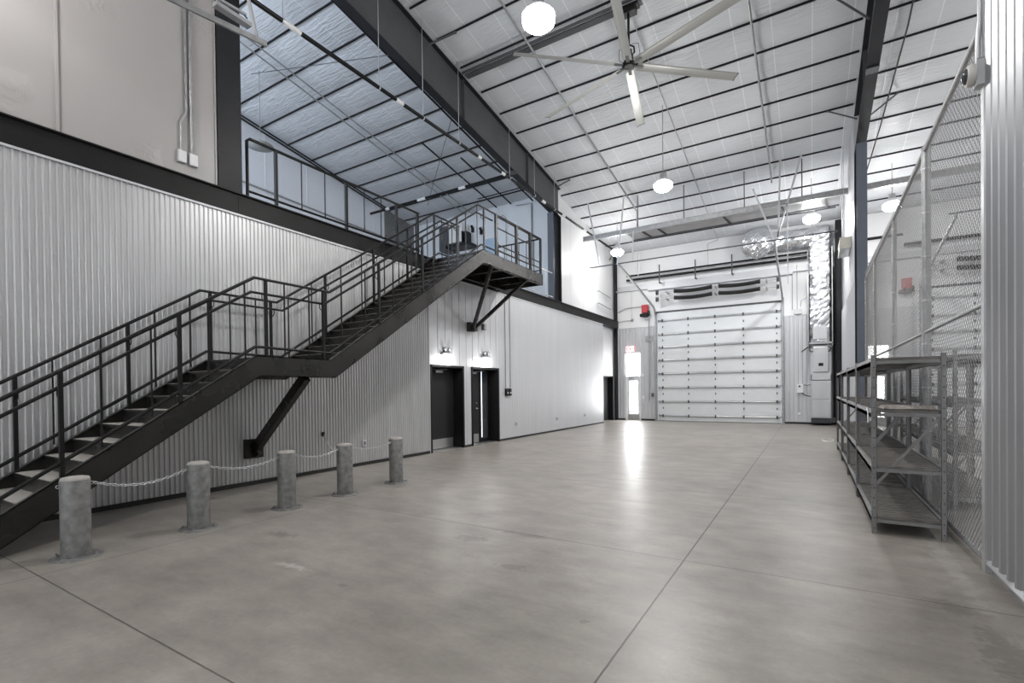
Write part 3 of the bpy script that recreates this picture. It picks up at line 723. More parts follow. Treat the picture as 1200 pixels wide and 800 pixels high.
pipe('conduit',[(-10.1,16.98,9.0),(-9.4,16.98,8.95),(-9.4,16.98,6.2)],.018,'galv_tube','conduit dropping down the mezzanine cross wall near the steel column',C)
pipe('conduit',[(-10.9,16.98,8.6),(-10.75,16.98,8.75),(-10.6,16.98,8.6),(-10.6,16.98,6.0)],.016,'galv_tube','conduit with a hooked top on the mezzanine cross wall',C)
pipe('conduit',[(-8.02,12.72,1.62),(-8.02,12.72,4.46)],.009,'steel_grey','left thin conduit above the black strobe box',C)
pipe('conduit',[(-8.02,13.0,1.62),(-8.02,13.0,4.46)],.009,'steel_grey','right thin conduit above the black strobe box',C)
# end wall conduits
yw = YE-.05
pipe('conduit',[(-8.1,yw,5.35),(-7.7,yw,5.5),(-6.75,yw,5.52)],.014,'galv_tube','curved conduit from the corner post to the red opener',C)
pipe('conduit',[(-8.1,yw,4.8),(-7.95,yw,4.88),(-7.45,yw,4.9)],.013,'galv_tube','short conduit ending at the round sensor left of the red opener',C)
pipe('conduit',[(-7.45,yw,4.9),(-7.45,yw,6.3)],.007,'galv_tube','thin wire above the round sensor on the end wall',C)
pipe('conduit',[(-6.62,YE-.06,.9),(-6.62,YE-.06,3.5),(-6.62,YE-.06,4.95)],.013,'galv_tube','conduit dropping from the red opener beside the door track',C)
pipe('conduit',[(-.62,yw,4.75),(-.62,yw,6.25)],.013,'galv_tube','upright conduit on the white wall left of the foil duct',C)
pipe('conduit',[(-.45,yw,4.75),(-.45,yw,6.6)],.010,'galv_tube','thin upright conduit next to the foil duct',C)
pipe('conduit',[(-.33,YE-.08,4.85),(-.3,YE-.08,5.1),(-.1,YE-.1,5.2),(-.06,22.8,5.25),(.72,22.72,5.32)],.012,'galv_tube','conduit bending across the front of the foil duct',C)
pipe('conduit',[(-.42,yw,.4),(-.42,yw,1.3)],.01,'galv_tube','short conduit between switch box and outlet left of the heater cabinet',C)

# ------------------------------------------------------------------ HVAC on the end wall
t = thing('foil_duct','large foil-wrapped air duct dropping to the furnace cabinet','duct',(.33,23,1.9))
def sweep(mb, secs):
    n = len(secs[0])
    vs = [v for s in secs for v in s]
    mb.add(vs, [(k*n+i,k*n+(i+1)%n,(k+1)*n+(i+1)%n,(k+1)*n+i) for k in range(len(secs)-1) for i in range(n)], False)
def crinkle(mb, amp):
    random.seed(3); mb.v = [(a+random.uniform(-amp,amp), b+random.uniform(-amp,amp), c+random.uniform(-amp,amp)) for a,b,c in mb.v]
mb = MB()
secs = []
for i in range(40):
    z = 3.25+(7.35-3.25)*i/39; s = .365+.012*sin(i*1.7)+.01*random.uniform(-1,1)
    sec = []
    for j in range(24):
        a = 2*PI*j/24; k = (abs(cos(a))**5+abs(sin(a))**5)**-.2
        sec.append((.33+s*k*cos(a), 23.0+.27*k*sin(a), z))
    secs.append(sec)
sweep(mb, secs); crinkle(mb,.02); mb.build('vertical_duct','foil',t)
mb = MB(); secs = []
for i in range(26):
    x = .74-(.74+1.55)*i/25; r = .30+.012*random.uniform(-1,1)-(.0 if i else .25)
    if i < 3: r *= .8+.1*i
    r *= 1.25; secs.append([(x, 22.98+r*cos(2*PI*j/20)*.85, 7.52+.02+r*sin(2*PI*j/20)) for j in range(20)])
sweep(mb, secs); crinkle(mb,.022); mb.build('horizontal_duct','foil',t)
mb = MB(); mb.sphere((-1.86,22.86,7.56),.62,44,1,.72,1); mb.sm = [False]*len(mb.sm); crinkle(mb,.024); mb.build('round_elbow','foil',t)
MB().box(-2.45,-1.1,YE-.03,YE-.005,6.85,7.7).build('wall_flange','white',t)
MB().box(.10,.56,22.69,22.72,3.42,3.92).build('access_panel','galv',t)
mb = MB(); mb.box(-.06,.75,22.66,22.70,3.22,3.29); mb.box(-.08,-.04,22.66,YE,3.15,6.0); mb.box(.73,.76,22.66,YE,3.15,7.0); mb.build('support_frame','galv_tube',t)
t = thing('furnace_cabinet','tall grey furnace cabinet with a louvred base under the foil duct','furnace',(.36,23,0))
mb = MB(); mb.box(.02,.70,22.72,YE-.05,.30,1.78); mb.build('cabinet_body','galv',t,bevel=.01)
mb = MB(); mb.box(.05,.67,22.69,22.72,.35,1.02); mb.box(.05,.67,22.69,22.72,1.04,1.74); mb.build('front_panel','galv',t,bevel=.008)
mb = MB(); mb.box(.02,.70,22.76,YE-.05,.10,.30)
for i in range(15): x = .04+.044*i; mb.box(x,x+.014,22.73,22.76,.10,.29)
mb.build('base_grille','steel_grey',t)
mb = MB(); mb.box(.06,.68,22.70,YE-.05,1.80,2.10); mb.box(.10,.60,22.66,YE-.05,2.12,3.1); mb.box(.0,.72,22.9,YE-.05,2.0,3.2); mb.build('upper_housing','galv',t,bevel=.01)
MB().box(.28,.44,22.65,22.66,2.35,2.47).build('display','black',t)
mb = MB()
for x in (.05,.62):
    mb.path([(x+.07*cos(a),22.68,3.02+.10*sin(a)) for a in [2*PI*i/14 for i in range(14)]],.018,6,closed=True)
mb.path([(-.06,22.7,3.12),(-.20,22.75,3.02),(-.3,YE-.1,2.98)],.02,6); mb.build('black_hose','rubber',t)
mb = MB(); mb.path([(.0,22.9,1.15),(-.2,YE-.12,1.2),(-.30,YE-.06,1.3)],.018,6); mb.path([(.0,22.9,1.62),(-.1,YE-.2,1.6),(-.22,YE-.06,1.62)],.014,6); mb.build('cable','rubber',t)
t = thing('switch_box','white switch box with a black knob left of the furnace cabinet','box',(-.36,YE,1.5))
mb = MB(); mb.box(-.47,-.25,YE-.13,YE-.02,1.30,1.66); mb.build('box_body','white',t,bevel=.006)
mb = MB(); mb.lathe((-.38,YE-.13,1.56),[(.04,-.02),(.04,0)],12,'y'); mb.build('knob','black',t)
t = thing('wall_outlet','small round outlet low on the end wall beside the furnace','outlet',(-.40,YE,.42))
mb = MB(); mb.lathe((-.40,YE-.03,.42),[(.05,-.03),(.07,0)],14,'y'); mb.build('cover_plate','white',t)
t = thing('junction_box','small grey junction box left of the foil duct at liner top','box',(-.42,YE,4.7))
mb = MB(); mb.box(-.56,-.28,YE-.10,YE-.01,4.56,4.76); mb.build('box_body','galv',t,bevel=.005)
# unit heater by the column
t = thing('unit_heater','cream-edged unit heater hung on the dividing wall beside the steel column','heater',(.9,19,6))
mb = MB(); mb.box(.80,1.07,17.9,19.2,5.72,6.06); mb.build('heater_body','galv',t,bevel=.01)
mb = MB(); mb.box(.79,.80,17.9,19.2,5.72,5.78); mb.box(.79,.80,17.9,19.2,6.0,6.06); mb.box(.78,1.07,17.88,17.9,5.72,6.06); mb.build('rim','cream',t)
mb = MB(); mb.tube((.9,18.2,6.06),(.9,18.2,8.95),.008,6); mb.tube((.9,19.0,6.06),(.9,19.0,8.85),.008,6); mb.build('hanging_rod','galv',t)
# black flue / cable with blobs by the corner
pipe('black_cable',[(.62,23.3,7.3),(.75,23.25,6.9),(.7,23.2,6.5),(.8,23.2,6.2),(.82,23.25,4.5),(.82,23.3,.3)],.03,'black','black cable drop in the corner right of the foil duct','cable')

pipe('conduit',[(-7.12,23.25,8.0),(-7.12,23.25,6.9)],.02,'white','left of two thin white drop pipes in the far left roof corner',C)
pipe('conduit',[(-6.95,23.1,8.0),(-7.0,23.1,6.9)],.016,'white','right of two thin white drop pipes in the far left roof corner',C)
for z,lab in ((6.0,'upper small pipe arm on the white wall beside the far left corner post'),(5.45,'lower small pipe arm on the white wall beside the far left corner post')):
    pipe('wall_pipe',[(-8.25,21.0,z),(-8.2,21.1,z+.02),(-8.2,22.6,z-.08)],.022,'galv_tube',lab)
# red openers
def opener(x, lab):
    t = thing('door_opener',lab,'motor',(x,YE,5.2))
    mb = MB(); mb.box(x-.17,x+.12,YE-.30,YE-.06,5.17,5.55); mb.build('motor_housing','red',t,bevel=.02)
    mb = MB(); mb.box(x-.14,x+.1,YE-.28,YE-.06,4.98,5.17); mb.lathe((x-.17,YE-.2,5.07),[(.05,-.1),(.08,-.08),(.08,.0)],14,'x'); mb.lathe((x+.10,YE-.18,5.15),[(.11,0),(.11,.09)],16,'x'); mb.build('gearbox','black',t)
    mb = MB(); mb.box(x-.1,x+.15,YE-.06,YE-.01,4.9,5.6); mb.build('mounting_plate','galv',t)
    mb = MB(); mb.path([(x+.14,YE-.16,5.1),(x+.15,YE-.16,1.0),(x+.17,YE-.16,1.0),(x+.18,YE-.16,5.1)],.006,5); mb.build('hand_chain','galv_tube',t)
opener(-6.72,'red door opener motor beside the top left corner of the main overhead door')
opener(3.12,'red door opener motor seen through the mesh fence')
t = thing('control_box','small grey control box on the conduit below the red opener','box',(-6.62,YE,3.0))
mb = MB(); mb.box(-6.75,-6.45,YE-.12,YE-.02,2.98,3.2) if False else mb.box(-6.75,-6.45,YE-.12,YE-.02,4.02-.2,4.02+.05); mb.build('box_body','galv_tube',t,bevel=.005)
t = thing('push_button_station','small black push button station left of the overhead door','switch',(-6.45,YE,1.2))
mb = MB(); mb.box(-6.50,-6.41,YE-.10,YE-.03,1.15,1.32); mb.build('box_body','black',t); mb = MB()
for z in (1.19,1.235,1.28): mb.lathe((-6.455,YE-.10,z),[(.014,-.012),(.014,0)],8,'y')
mb.build('button','galv',t)
t = thing('round_sensor','round grey sensor on the white wall left of the red opener','sensor',(-7.43,YE,4.9))
mb = MB(); mb.lathe((-7.43,YE-.02,4.9),[(.04,-.08),(.07,-.05),(.07,0)],14,'y'); mb.build('sensor_body','galv_tube',t)
t = thing('wall_thermostat','small white device at door-head height right of the exit door','device',(-6.93,YE,2.2))
mb = MB(); mb.box(-6.97,-6.87,YE-.08,YE-.02,2.12,2.26); mb.build('box_body','white',t,bevel=.01)
t = thing('wall_telephone','small white handset fitting right of the exit door','device',(-6.9,YE,1.05))
mb = MB(); mb.box(-6.94,-6.86,YE-.08,YE-.02,1.05,1.2); mb.path([(-6.9,YE-.06,1.05),(-6.86,YE-.06,.85),(-6.82,YE-.06,.8)],.01,6); mb.build('handset','white',t)
# exit sign
t = thing('exit_sign','lit red exit sign above the bright panel of the exit door','sign',(-7.54,YE,3.42))
MB().box(-7.74,-7.34,YE-.10,YE-.02,3.36,3.62).build('sign_box','exit',t,bevel=.006)
def letters(text, x0, z0, h, y, st, mb):
    w = h*.55; x = x0
    for ch in text:
        L_ = {'E':[(0,0,0,1),(0,0,1,0),(0,.5,.8,.5),(0,1,1,1)],'X':[(0,0,1,1),(0,1,1,0)],'I':[(.5,0,.5,1)],'T':[(.5,0,.5,1),(0,1,1,1)]}[ch]
        for a,b,c,d in L_: mb.bar((x+a*w,y,z0+b*h),(x+c*w,y,z0+d*h),st,.006,(0,1,0))
        x += w*1.45 if ch != 'I' else w*1.25
mb = MB(); letters('EXIT',-7.685,3.415,.15,YE-.104,.024,mb); mb.build('sign_lettering','exitred',t)

# ------------------------------------------------------------------ lamps
def lamp_proto():
    t = thing('high_bay_lamp','','lamp',(0,0,0))
    mb = MB(); mb.lathe((0,0,.16),[(.03,.16),(.09,.14),(.10,0),(.10,-.02)],20); mb.build('ballast_housing','galv_tube',t)
    mb = MB(); mb.lathe((0,0,0),[(.11,.15),(.17,.08),(.21,0),(.205,0),(.165,.075),(.10,.145)],28); mb.build('reflector','galv',t)
    mb = MB(); mb.lathe((0,0,0),[(.18,.03),(.26,-.03),(.25,-.13),(.17,-.20),(.04,-.23)],24); mb.build('lens','lens',t)
    return t
lp = lamp_proto(); LZ = 7.42
lamps = [((-3.60,6.80,LZ),'largest glowing high-bay lamp, near the top edge beside the fan'),
         ((-3.57,14.25,LZ),'glowing high-bay lamp hung on a long rod near the middle of the roof'),
         ((.065,19.85,LZ),'glowing high-bay lamp over the foil duct'),
         ((2.28,19.9,LZ),'glowing high-bay lamp above the mesh fence top rail'),
         ((-6.98,20.1,LZ),'glowing high-bay lamp in the far left corner')]
fill_lamps = [((-6.9,1.0,LZ),'high-bay lamp behind the camera on the staircase side'),((-.5,1.0,LZ),'high-bay lamp overhead near the camera'),
          ((5.5,14.0,LZ),'high-bay lamp over the middle of the neighbouring bay'),((5.5,6.0,LZ),'high-bay lamp over the near part of the neighbouring bay')]  # unseen lamps added to light the near hall and neighbouring bay
LAMPW = 320
def lamp_light(p, w, r=.12, col=(1,.985,.965), down=True):
    for typ, k in (('POINT', .42 if down else 1), ('SPOT', .95)):
        if typ == 'SPOT' and not down: continue
        l = bpy.data.lights.new('lamp_light', typ); l.energy = w*k; l.shadow_soft_size = r; l.color = col
        if typ == 'SPOT': l.spot_size = math.radians(136); l.spot_blend = .22
        o = bpy.data.objects.new('lamp_light', l); COL.objects.link(o); o.location = p
    return o
for k,(p,lab) in enumerate(lamps+fill_lamps):
    c = lp if k == 0 else copy_tree(lp)
    c.location = p; c['label'] = lab; c['group'] = 'high-bay lamps'
    y = p[1]; mb = MB(); mb.tube((p[0],y,p[2]+.3),(p[0],y,roofz(y)-.0),.009,6); 
    rod = mb.build('lamp_rod','galv_tube'); rod.parent = c; rod.location = -Vector(p)
    l = lamp_light((p[0],p[1],p[2]-.38), LAMPW*[1.0,1.2,.85,.85,.27,.12,.14,1.1,.7][k])
# mezzanine lamp (round disc shade)
t = thing('round_ceiling_lamp','round grey disc lamp hanging over the mezzanine railing','lamp',(-13.2,8.1,8.5))
mb = MB(); mb.lathe((-13.2,8.1,8.5),[(.05,.14),(.14,.10),(.34,.03),(.36,0),(.02,-.03)],28); mb.build('lamp_shade','mezlight',t)
mb = MB(); mb.tube((-13.2,8.1,8.6),(-13.2,8.1,roofz(8.1)-.02),.008,6); mb.build('lamp_rod','galv_tube',t)

# wall lights above the two doors
for y,lab in ((9.85,'glowing wall light above the plain charcoal door'),(11.62,'glowing wall light above the door with the sidelight')):
    t = thing('wall_light',lab,'lamp',(XL,y,2.35))
    mb = MB(); mb.box(XL+.01,XL+.10,y-.20,y+.20,2.47,2.52); mb.build('housing','galv_tube',t,bevel=.005)
    mb = MB(); mb.box(XL+.012,XL+.13,y-.19,y-.005,2.245,2.47); mb.box(XL+.012,XL+.13,y+.015,y+.19,2.245,2.47); mb.build('lens','sconce',t,bevel=.01)
    e = thing('emergency_light','twin-head emergency light over the '+('plain charcoal door' if y<10 else 'door with the sidelight'),'lamp',(XL,y,2.6))
    MB().box(XL+.01,XL+.07,y-.10,y+.10,2.535,2.60).build('housing','steel_grey',e,bevel=.004)
    for s in (-1,1):
        mb = MB(); mb.lathe((XL+.06,y+s*.09,2.635),[(.025,-.04),(.045,.0),(.05,.05),(.035,.055)],14,'x'); mb.build('lamp_head','galv_tube',e)
    lamp_light((XL+.30,y,2.36), 9, .08, down=False)
# strobe box, speaker box, outlets
t = thing('strobe_box','black twin strobe box on the wall right of the sidelight door','alarm',(XL,12.86,1.45))
mb = MB(); mb.box(XL+.01,XL+.07,12.70,12.84,1.37,1.60); mb.box(XL+.01,XL+.07,12.87,13.01,1.37,1.60); mb.box(XL+.01,XL+.05,12.70,13.01,1.40,1.57); mb.build('box_body','black',t,bevel=.005)
mb = MB(); mb.sphere((XL+.07,12.77,1.46),.028,10); mb.sphere((XL+.07,12.94,1.46),.028,10); mb.build('strobe_lens','white',t)
t = thing('speaker_box','small grey speaker box high on the wall above the doors','speaker',(XL,11.55,3.36))
MB().box(XL+.01,XL+.09,11.49,11.61,3.28,3.45).build('box_body','steel_grey',t,bevel=.004)
MB().box(XL+.09,XL+.10,11.50,11.60,3.29,3.44).build('speaker_grille','galv_tube',t)
for y,lab in ((7.11,'small outlet box on the corrugated wall near the last bollard'),(13.32,'wall outlet low on the panel wall nearest the doors'),(16.27,'wall outlet low at the middle of the panel wall'),(18.9,'wall outlet low on the panel wall nearest the far corner')):
    t = thing('wall_outlet',lab,'outlet',(XL,y,.45))
    MB().box(XL+.01,XL+.045,y-.05,y+.05,.40,.53).build('cover_plate','panel',t,bevel=.004)
    MB().box(XL+.045,XL+.048,y-.02,y+.02,.43,.50).build('socket','steel_grey',t)
for y,lab in ((.5,''),):
    pass
t = thing('chain_anchor','black eye bolt plate on the corrugated wall holding the chain','bracket',(XL,6.1,.74))
mb = MB(); mb.box(XL+.012,XL+.03,6.07,6.13,.70,.78); mb.path([(XL+.05+.025*cos(a),6.1,.74+.025*sin(a)) for a in [2*PI*i/10 for i in range(10)]],.007,6,closed=True); mb.build('plate','black',t)

# ------------------------------------------------------------------ ceiling fan
FX,FY,FZ = -3.44,10.8,8.80
t = thing('ceiling_fan','giant six-blade ceiling fan hanging on a black rod','fan',(FX,FY,FZ))
mb = MB(); mb.tube((FX,FY,FZ+.05),(FX,FY,roofz(FY)-.2),.028,10); mb.build('down_rod','black',t)
mb = MB(); mb.cbox((FX,FY,roofz(FY)-.20),.34,.20,.14); mb.box(FX-.22,FX+.22,FY-.05,FY+.14,roofz(FY)-.12,roofz(FY)-.06); mb.build('roof_mount','black',t)
mb = MB(); mb.lathe((FX,FY,FZ),[(.05,.25),(.10,.22),(.11,.06),(.15,.04),(.15,-.01),(.10,-.03)],24); mb.build('motor_hub','black',t)
mb = MB()
for i in range(6):
    a = math.radians(41+60*i); mb.bar((FX+.08*cos(a),FY+.08*sin(a),FZ-.005),(FX+.34*cos(a),FY+.34*sin(a),FZ-.005),.07,.012)
mb.build('blade_bracket','steel_grey',t)
for i in range(6):
    a = math.radians(41+60*i); u = Vector((cos(a),sin(a),0)); w = Vector((-sin(a),cos(a),0)); c = Vector((FX,FY,FZ))
    prof = [(-.10,.012),(-.085,.022),(-.03,.026),(.04,.018),(.10,-.012),(.04,.0),(-.03,.004),(-.085,.0)]
    mb = MB(); n = len(prof); vs = []
    for L_ in (.2, 2.63):
        for p,q in prof: vs.append(c+u*L_+w*p+Vector((0,0,q-p*.18)))
    mb.add(vs,[(k,(k+1)%n,n+(k+1)%n,n+k) for k in range(n)]+[tuple(reversed(range(n))),tuple(range(n,2*n))]); bl = mb.build('blade','fan',t)
    mb = MB(); vs = []
    for L_ in (2.63,2.645):
        for p,q in prof: vs.append(c+u*L_+w*p*1.05+Vector((0,0,(q-.012)*1.3+.012-p*.18)))
    mb.add(vs,[(k,(k+1)%n,n+(k+1)%n,n+k) for k in range(n)]+[tuple(reversed(range(n))),tuple(range(n,2*n))]); mb.build('blade_tip','black',bl)
mb = MB()
for s in (-1,1): mb.path([(FX+s*.12,FY,FZ+.1),(FX+s*.24,FY+.05,FZ+.22),(FX+s*.22,FY,FZ+.42),(FX+s*.08,FY,FZ+.46)],.006,5)
mb.build('safety_cable','steel_grey',t)
mb = MB(); mb.path([(FX+.03,FY,FZ+.45),(FX+.12,FY,FZ+.38),(FX+.13,FY,FZ+.25),(FX+.06,FY,FZ+.2),(FX+.05,FY,FZ+.36)],.018,6); mb.build('cable_coil','rubber',t)

# ------------------------------------------------------------------ near door track at top left
t = thing('overhead_track','galvanised track section crossing the top left corner','track',(-6.3,3.0,6.2))
mb = MB(); mb.bar((-6.3,1.6,5.96),(-6.3,3.98,6.30),.03,.07); mb.build('track_rail','galv_tube',t)
mb = MB(); mb.bar((-6.3,3.3,6.40),(-6.3,3.75,6.40),.10,.05); mb.bar((-6.3,2.9,6.45),(-6.3,3.7,6.52),.03,.03); mb.build('track_bracket','galv',t)
mb = MB(); mb.bar((-6.32,3.86,6.30),(-6.42,3.72,7.2),.05,.02,(0,1,0)); mb.build('hanger_strap','galv',t)
mb = MB(); mb.path([(-6.4,3.2,6.75),(-6.35,3.5,6.62),(-6.3,3.72,6.48)],.008,6); mb.build('cable','rubber',t)

# ------------------------------------------------------------------ mezzanine equipment
t = thing('air_handler','white and dark hung air handling unit seen above the stair top','air handler',(-12.9,16.8,7.6))
MB().box(-13.65,-13.2,16.4,17.0,7.55,8.6).build('side_panel','steel_grey',t)
MB().box(-13.2,-12.5,16.5,17.0,7.85,8.65).build('unit_body','white',t,bevel=.01)
mb = MB(); mb.box(-13.3,-12.1,16.4,17.0,7.62,7.76)
for x in (-12.7,-12.5,-12.33): mb.box(x-.03,x+.03,16.5,16.9,7.7,8.3-.1*(x+12.7))
mb.build('support_frame','steel_dark',t)
for k,x in enumerate((-12.3,-11.85)):
    t = thing('wall_gauge',['small black gauge above the air handler frame','small black gauge further right on the mezzanine cross wall'][k],'gauge',(x,17,8.5))
    mb = MB(); mb.cbox((x,17.0,8.42-.17*k),.10,.10,.20); mb.lathe((x,16.94,8.55-.17*k),[(.06,-.03),(.06,0)],12,'y'); mb.build('gauge_body','black',t)
t = thing('mezzanine_door','pale blue door panel in the mezzanine cross wall','door',(-11.4,17.04,4.85))
mb = MB(); mb.box(-11.75,-11.1,17.0,17.04,4.85,8.6); mb.build('door_leaf','steel_blue' if False else 'mezz',t)
MB().box(-11.68,-11.2,16.985,17.0,6.3,7.9).build('glass','bluepane',t)

# ------------------------------------------------------------------ staircase
XO, XI = -6.5, -7.86
st = thing('steel_staircase','black steel staircase with mid landing climbing to the mezzanine','staircase',(-7.2,.9,0))
def stringer(x0, x1):
    top = [(.80,.051),(3.89,2.065),(5.11,2.065),(9.37,4.835),(12.37,4.835)]
    bot = [(12.37,4.53),(9.42,4.53),(5.19,1.775),(3.94,1.78),(1.21,.0),(.80,.0)]
    mb = MB(); mb.prism(top+bot,'x',x0,x1); return mb, top, bot
for nm,xa,xb,s in (('outer',XO-.012,XO,1),('inner',XI,XI+.012,-1)):
    mb, top, bot = stringer(xa,xb)
    # flanges pointing inward
    ia,ib = (XO-.07,XO) if s == 1 else (XI,XI+.07)
    for (a,b),(c,d) in zip(top[:-1],top[1:]): mb.prism([(a,b),(c,d),(c,d-.012),(a,b-.012)],'x',ia,ib)
    for (a,b),(c,d) in zip(bot[:-2],bot[1:-1]): mb.prism([(a,b),(c,d),(c,d+.012),(a,b+.012)],'x',ia,ib)
    mb.build('stringer','stair',st)
def zt(y):
    return 2.065-.652*(3.89-y) if y < 3.89 else (2.065 if y < 5.11 else min(4.835, 2.065+.650*(y-5.11)))
w0,w1 = XI+.02, XO-.02
def tread(y, z, run, rise):
    mb = MB(); mb.box(w0,w1,y-.02,y+run,z-.035,z-.006); o = mb.build('tread','stair',st)
    MB().box(w0+.005,w1-.005,y-.015,y+run-.01,z-.006,z).build('tread_fill','tread',o)
    MB().box(w0,w1,y+run-.008,y+run,z-.0,z+rise-.03).build('riser','stair',o)
rise = .1720; run = .264; run2 = (9.37-5.11)/16
MB().box(w0,w1,3.89,3.898,2.065-rise,2.03).build('riser','stair',st)
for k in range(11,0,-1): tread(3.90-k*run, 2.065-k*rise-.022, run, rise)
MB().box(w0,w1,3.88,5.11+run2,2.015,2.045).build('landing_plate','stair',st)
n2 = 16; rise2 = (4.83-2.062)/n2; run2 = (9.37-5.11)/n2
MB().box(w0,w1,5.11+run2-.008,5.11+run2,2.03,2.062+rise2-.06).build('riser','stair',st)
for k in range(1,n2): tread(5.12+k*run2, 2.062+k*rise2-.03, run2, rise2)
mb = MB(); mb.box(w0-.35,w1,9.37,12.36,4.79,4.83); mb.build('landing_plate','stair',st)
for y in (9.75,10.5,11.3,12.05): MB().box(w0,w1,y,y+.06,4.62,4.79).build('landing_joist','stair',st)
MB().box(XI-.15,XO,12.33,12.37,4.53,4.83).build('end_channel','stair',st)
for y in (9.45,):
    pass
mb = MB(); mb.box(XO,XO+.003,4.58,4.60,1.86,1.98); mb.box(XO,XO+.003,4.58,4.66,1.855,1.867); mb.box(XO,XO+.004,4.66,4.70,1.95,1.985); mb.box(XO,XO+.004,4.66,4.70,1.87,1.905); mb.build('bolted_clip','steel_dark',st)
# braces to the wall
b = MB(); b.bar((XL+.10,4.70,.60),(-6.60,4.72,1.79),.15,.10,(0,1,0)); 
br = b.build('wall_brace','stair',st); mb = MB(); mb.box(XL+.014,XL+.10,4.55,4.85,.46,.78); mb.bar((XL+.1,4.7,.56),(XL+.20,4.7,.62),.20,.06,(0,1,0)); mb.build('bracket_plate','stair',br)
for ye in (9.85,11.55):
    b = MB(); b.bar((XL+.18,10.9+(.04 if ye>10 else -.04),3.28),(-6.58,ye,4.55),.09,.055,(0,1,0)); b.build('wall_brace','stair',st)
MB().box(XL+.012,XL+.14,10.78,11.02,3.17,3.42).box(XL+.14,XL+.22,10.86,11.0,3.18,3.32).build('bracket_plate','stair',st)
# railings
def railing(x, hx, posts, lab, inner):
    r = bpy.data.objects.new('railing',None); COL.objects.link(r); r.parent = st; ORG[r.name] = ORG[st.name]
    yend = 12.31 if not inner else 9.2
    tr = [(.95,1.225),(3.885,3.14),(5.11,3.14),(9.24,5.84),(yend,5.84)] if not inner else [(.95,1.225),(3.81,3.10),(5.04,3.10),(9.15,5.84),(10.2,5.84)]
    yz = [(x,a,b_) for a,b_ in tr]
    MB().path(yz,.021,8).build('top_rail','rail',r)
    bt = [(1.0,.335),(3.89,2.19),(5.11,2.17),(9.36,4.95),(yend if not inner else 10.0,4.95)]
    if not inner: bt = bt[:4]+[(10.0,4.95)]
    MB().path([(x,a,b_) for a,b_ in bt],.021,8).build('bottom_rail','rail',r)
    hr = [(hx,1.1,1.15),(hx,3.89,2.955),(hx,5.08,2.955),(hx,9.3,5.70),(hx,9.97 if not inner else 9.9,5.70)]
    MB().path(hr,.019,8).build('handrail','rail',r)
    def topz(y):
        for (a,b_),(c,d) in zip(tr[:-1],tr[1:]):
            if a <= y <= c: return b_+(d-b_)*(y-a)/(c-a)
        return tr[-1][1]
    def botz(y):
        for (a,b_),(c,d) in zip(bt[:-1],bt[1:]):
            if a <= y <= c: return b_+(d-b_)*(y-a)/(c-a)
        return bt[-1][1]
    def hz(y):
        h = [(q[1],q[2]) for q in hr]
        for (a,b_),(c,d) in zip(h[:-1],h[1:]):
            if a <= y <= c: return b_+(d-b_)*(y-a)/(c-a)
        return h[-1][1]
    for i,y in enumerate(posts):
        big = y > 9.9 and not inner
        mb = MB(); w = .038 if not big else .055
        mb.box(x-w/2,x+w/2,y-w/2,y+w/2,zt(y)-.08,topz(y)-.01)
        p = mb.build('post','rail',r)
        if not big and y < 9.9:
            s = 1 if hx > x else -1
            mb = MB(); mb.path([(x,y,hz(y)-.10),(x+s*.05,y,hz(y)-.11),(hx,y,hz(y)-.07),(hx,y,hz(y)-.015)],.007,6); mb.build('handrail_bracket','rail',p)
    for a,c in zip(posts[:-1],posts[1:]):
        if a > 9.3: continue
        for q in ((a+c)/2,) if c-a < .8 else ((a+(c-a)*.3),(a+(c-a)*.73)):
            mb = MB(); mb.box(x-.008,x+.008,q-.008,q+.008,(botz(q) if botz(q) < topz(q) else 0)-.10,topz(q)); mb.build('baluster','rail',r)
    return r
ro = railing(XO-.03, XO-.12, [1.83,2.94,4.05,5.0,6.17,7.32,8.45,9.48,9.99,10.96,11.69,12.29], '', False)
ri = railing(XI+.05, XI+.15, [1.79,2.89,3.95,4.93,6.03,7.24,8.25,9.2,10.15], '', True)
# gates in the upper landing rail
def gate(y0,y1):
    g = MB(); x = XO-.03
    a,b_ = 4.98,5.80
    pts = [(x,y0+.05,b_-.04),(x,y0+.09,b_),(x,y1-.09,b_),(x,y1-.05,b_-.04),(x,y1-.05,a+.04),(x,y1-.09,a),(x,y0+.09,a),(x,y0+.05,a+.04)]
    g.path(pts,.02,8,closed=True)
    for z in (5.53,5.12): g.path([(x,y0+.05,z),(x,y1-.05,z)],.016,8)
    o = g.build('gate','rail',ro)
    mb = MB()
    for z in (5.15,5.62): mb.cbox((x,y0+.04,z),.05,.06,.05)
    mb.build('gate_hinge','rail',o)
gate(9.99,10.96); gate(10.96,11.69)
MB().path([(XO-.03,11.69,5.80),(XO-.03,12.29,5.80)],.018,8).path([(XO-.03,11.69,5.16),(XO-.03,12.29,5.16)],.016,8).path([(XO-.03,11.69,5.0),(XO-.03,12.29,5.0)],.016,8).build('middle_rail','rail',ro)
# end railing of the landing
er = bpy.data.objects.new('railing',None); COL.objects.link(er); er.parent = st; ORG[er.name] = ORG[st.name]
MB().path([(XO-.03,12.31,5.84),(-8.0,12.31,5.84)],.024,8).build('top_rail','rail',er)
MB().path([(XO-.03,12.31,4.95),(-8.0,12.31,4.95)],.016,8).build('bottom_rail','rail',er)
for x in (-6.75,-7.0,-7.25,-7.5,-7.75): MB().box(x-.008,x+.008,12.302,12.318,4.86,5.84).build('baluster','rail',er)
MB().box(-8.02,-7.97,12.285,12.335,4.85,5.84).build('post','rail',er)

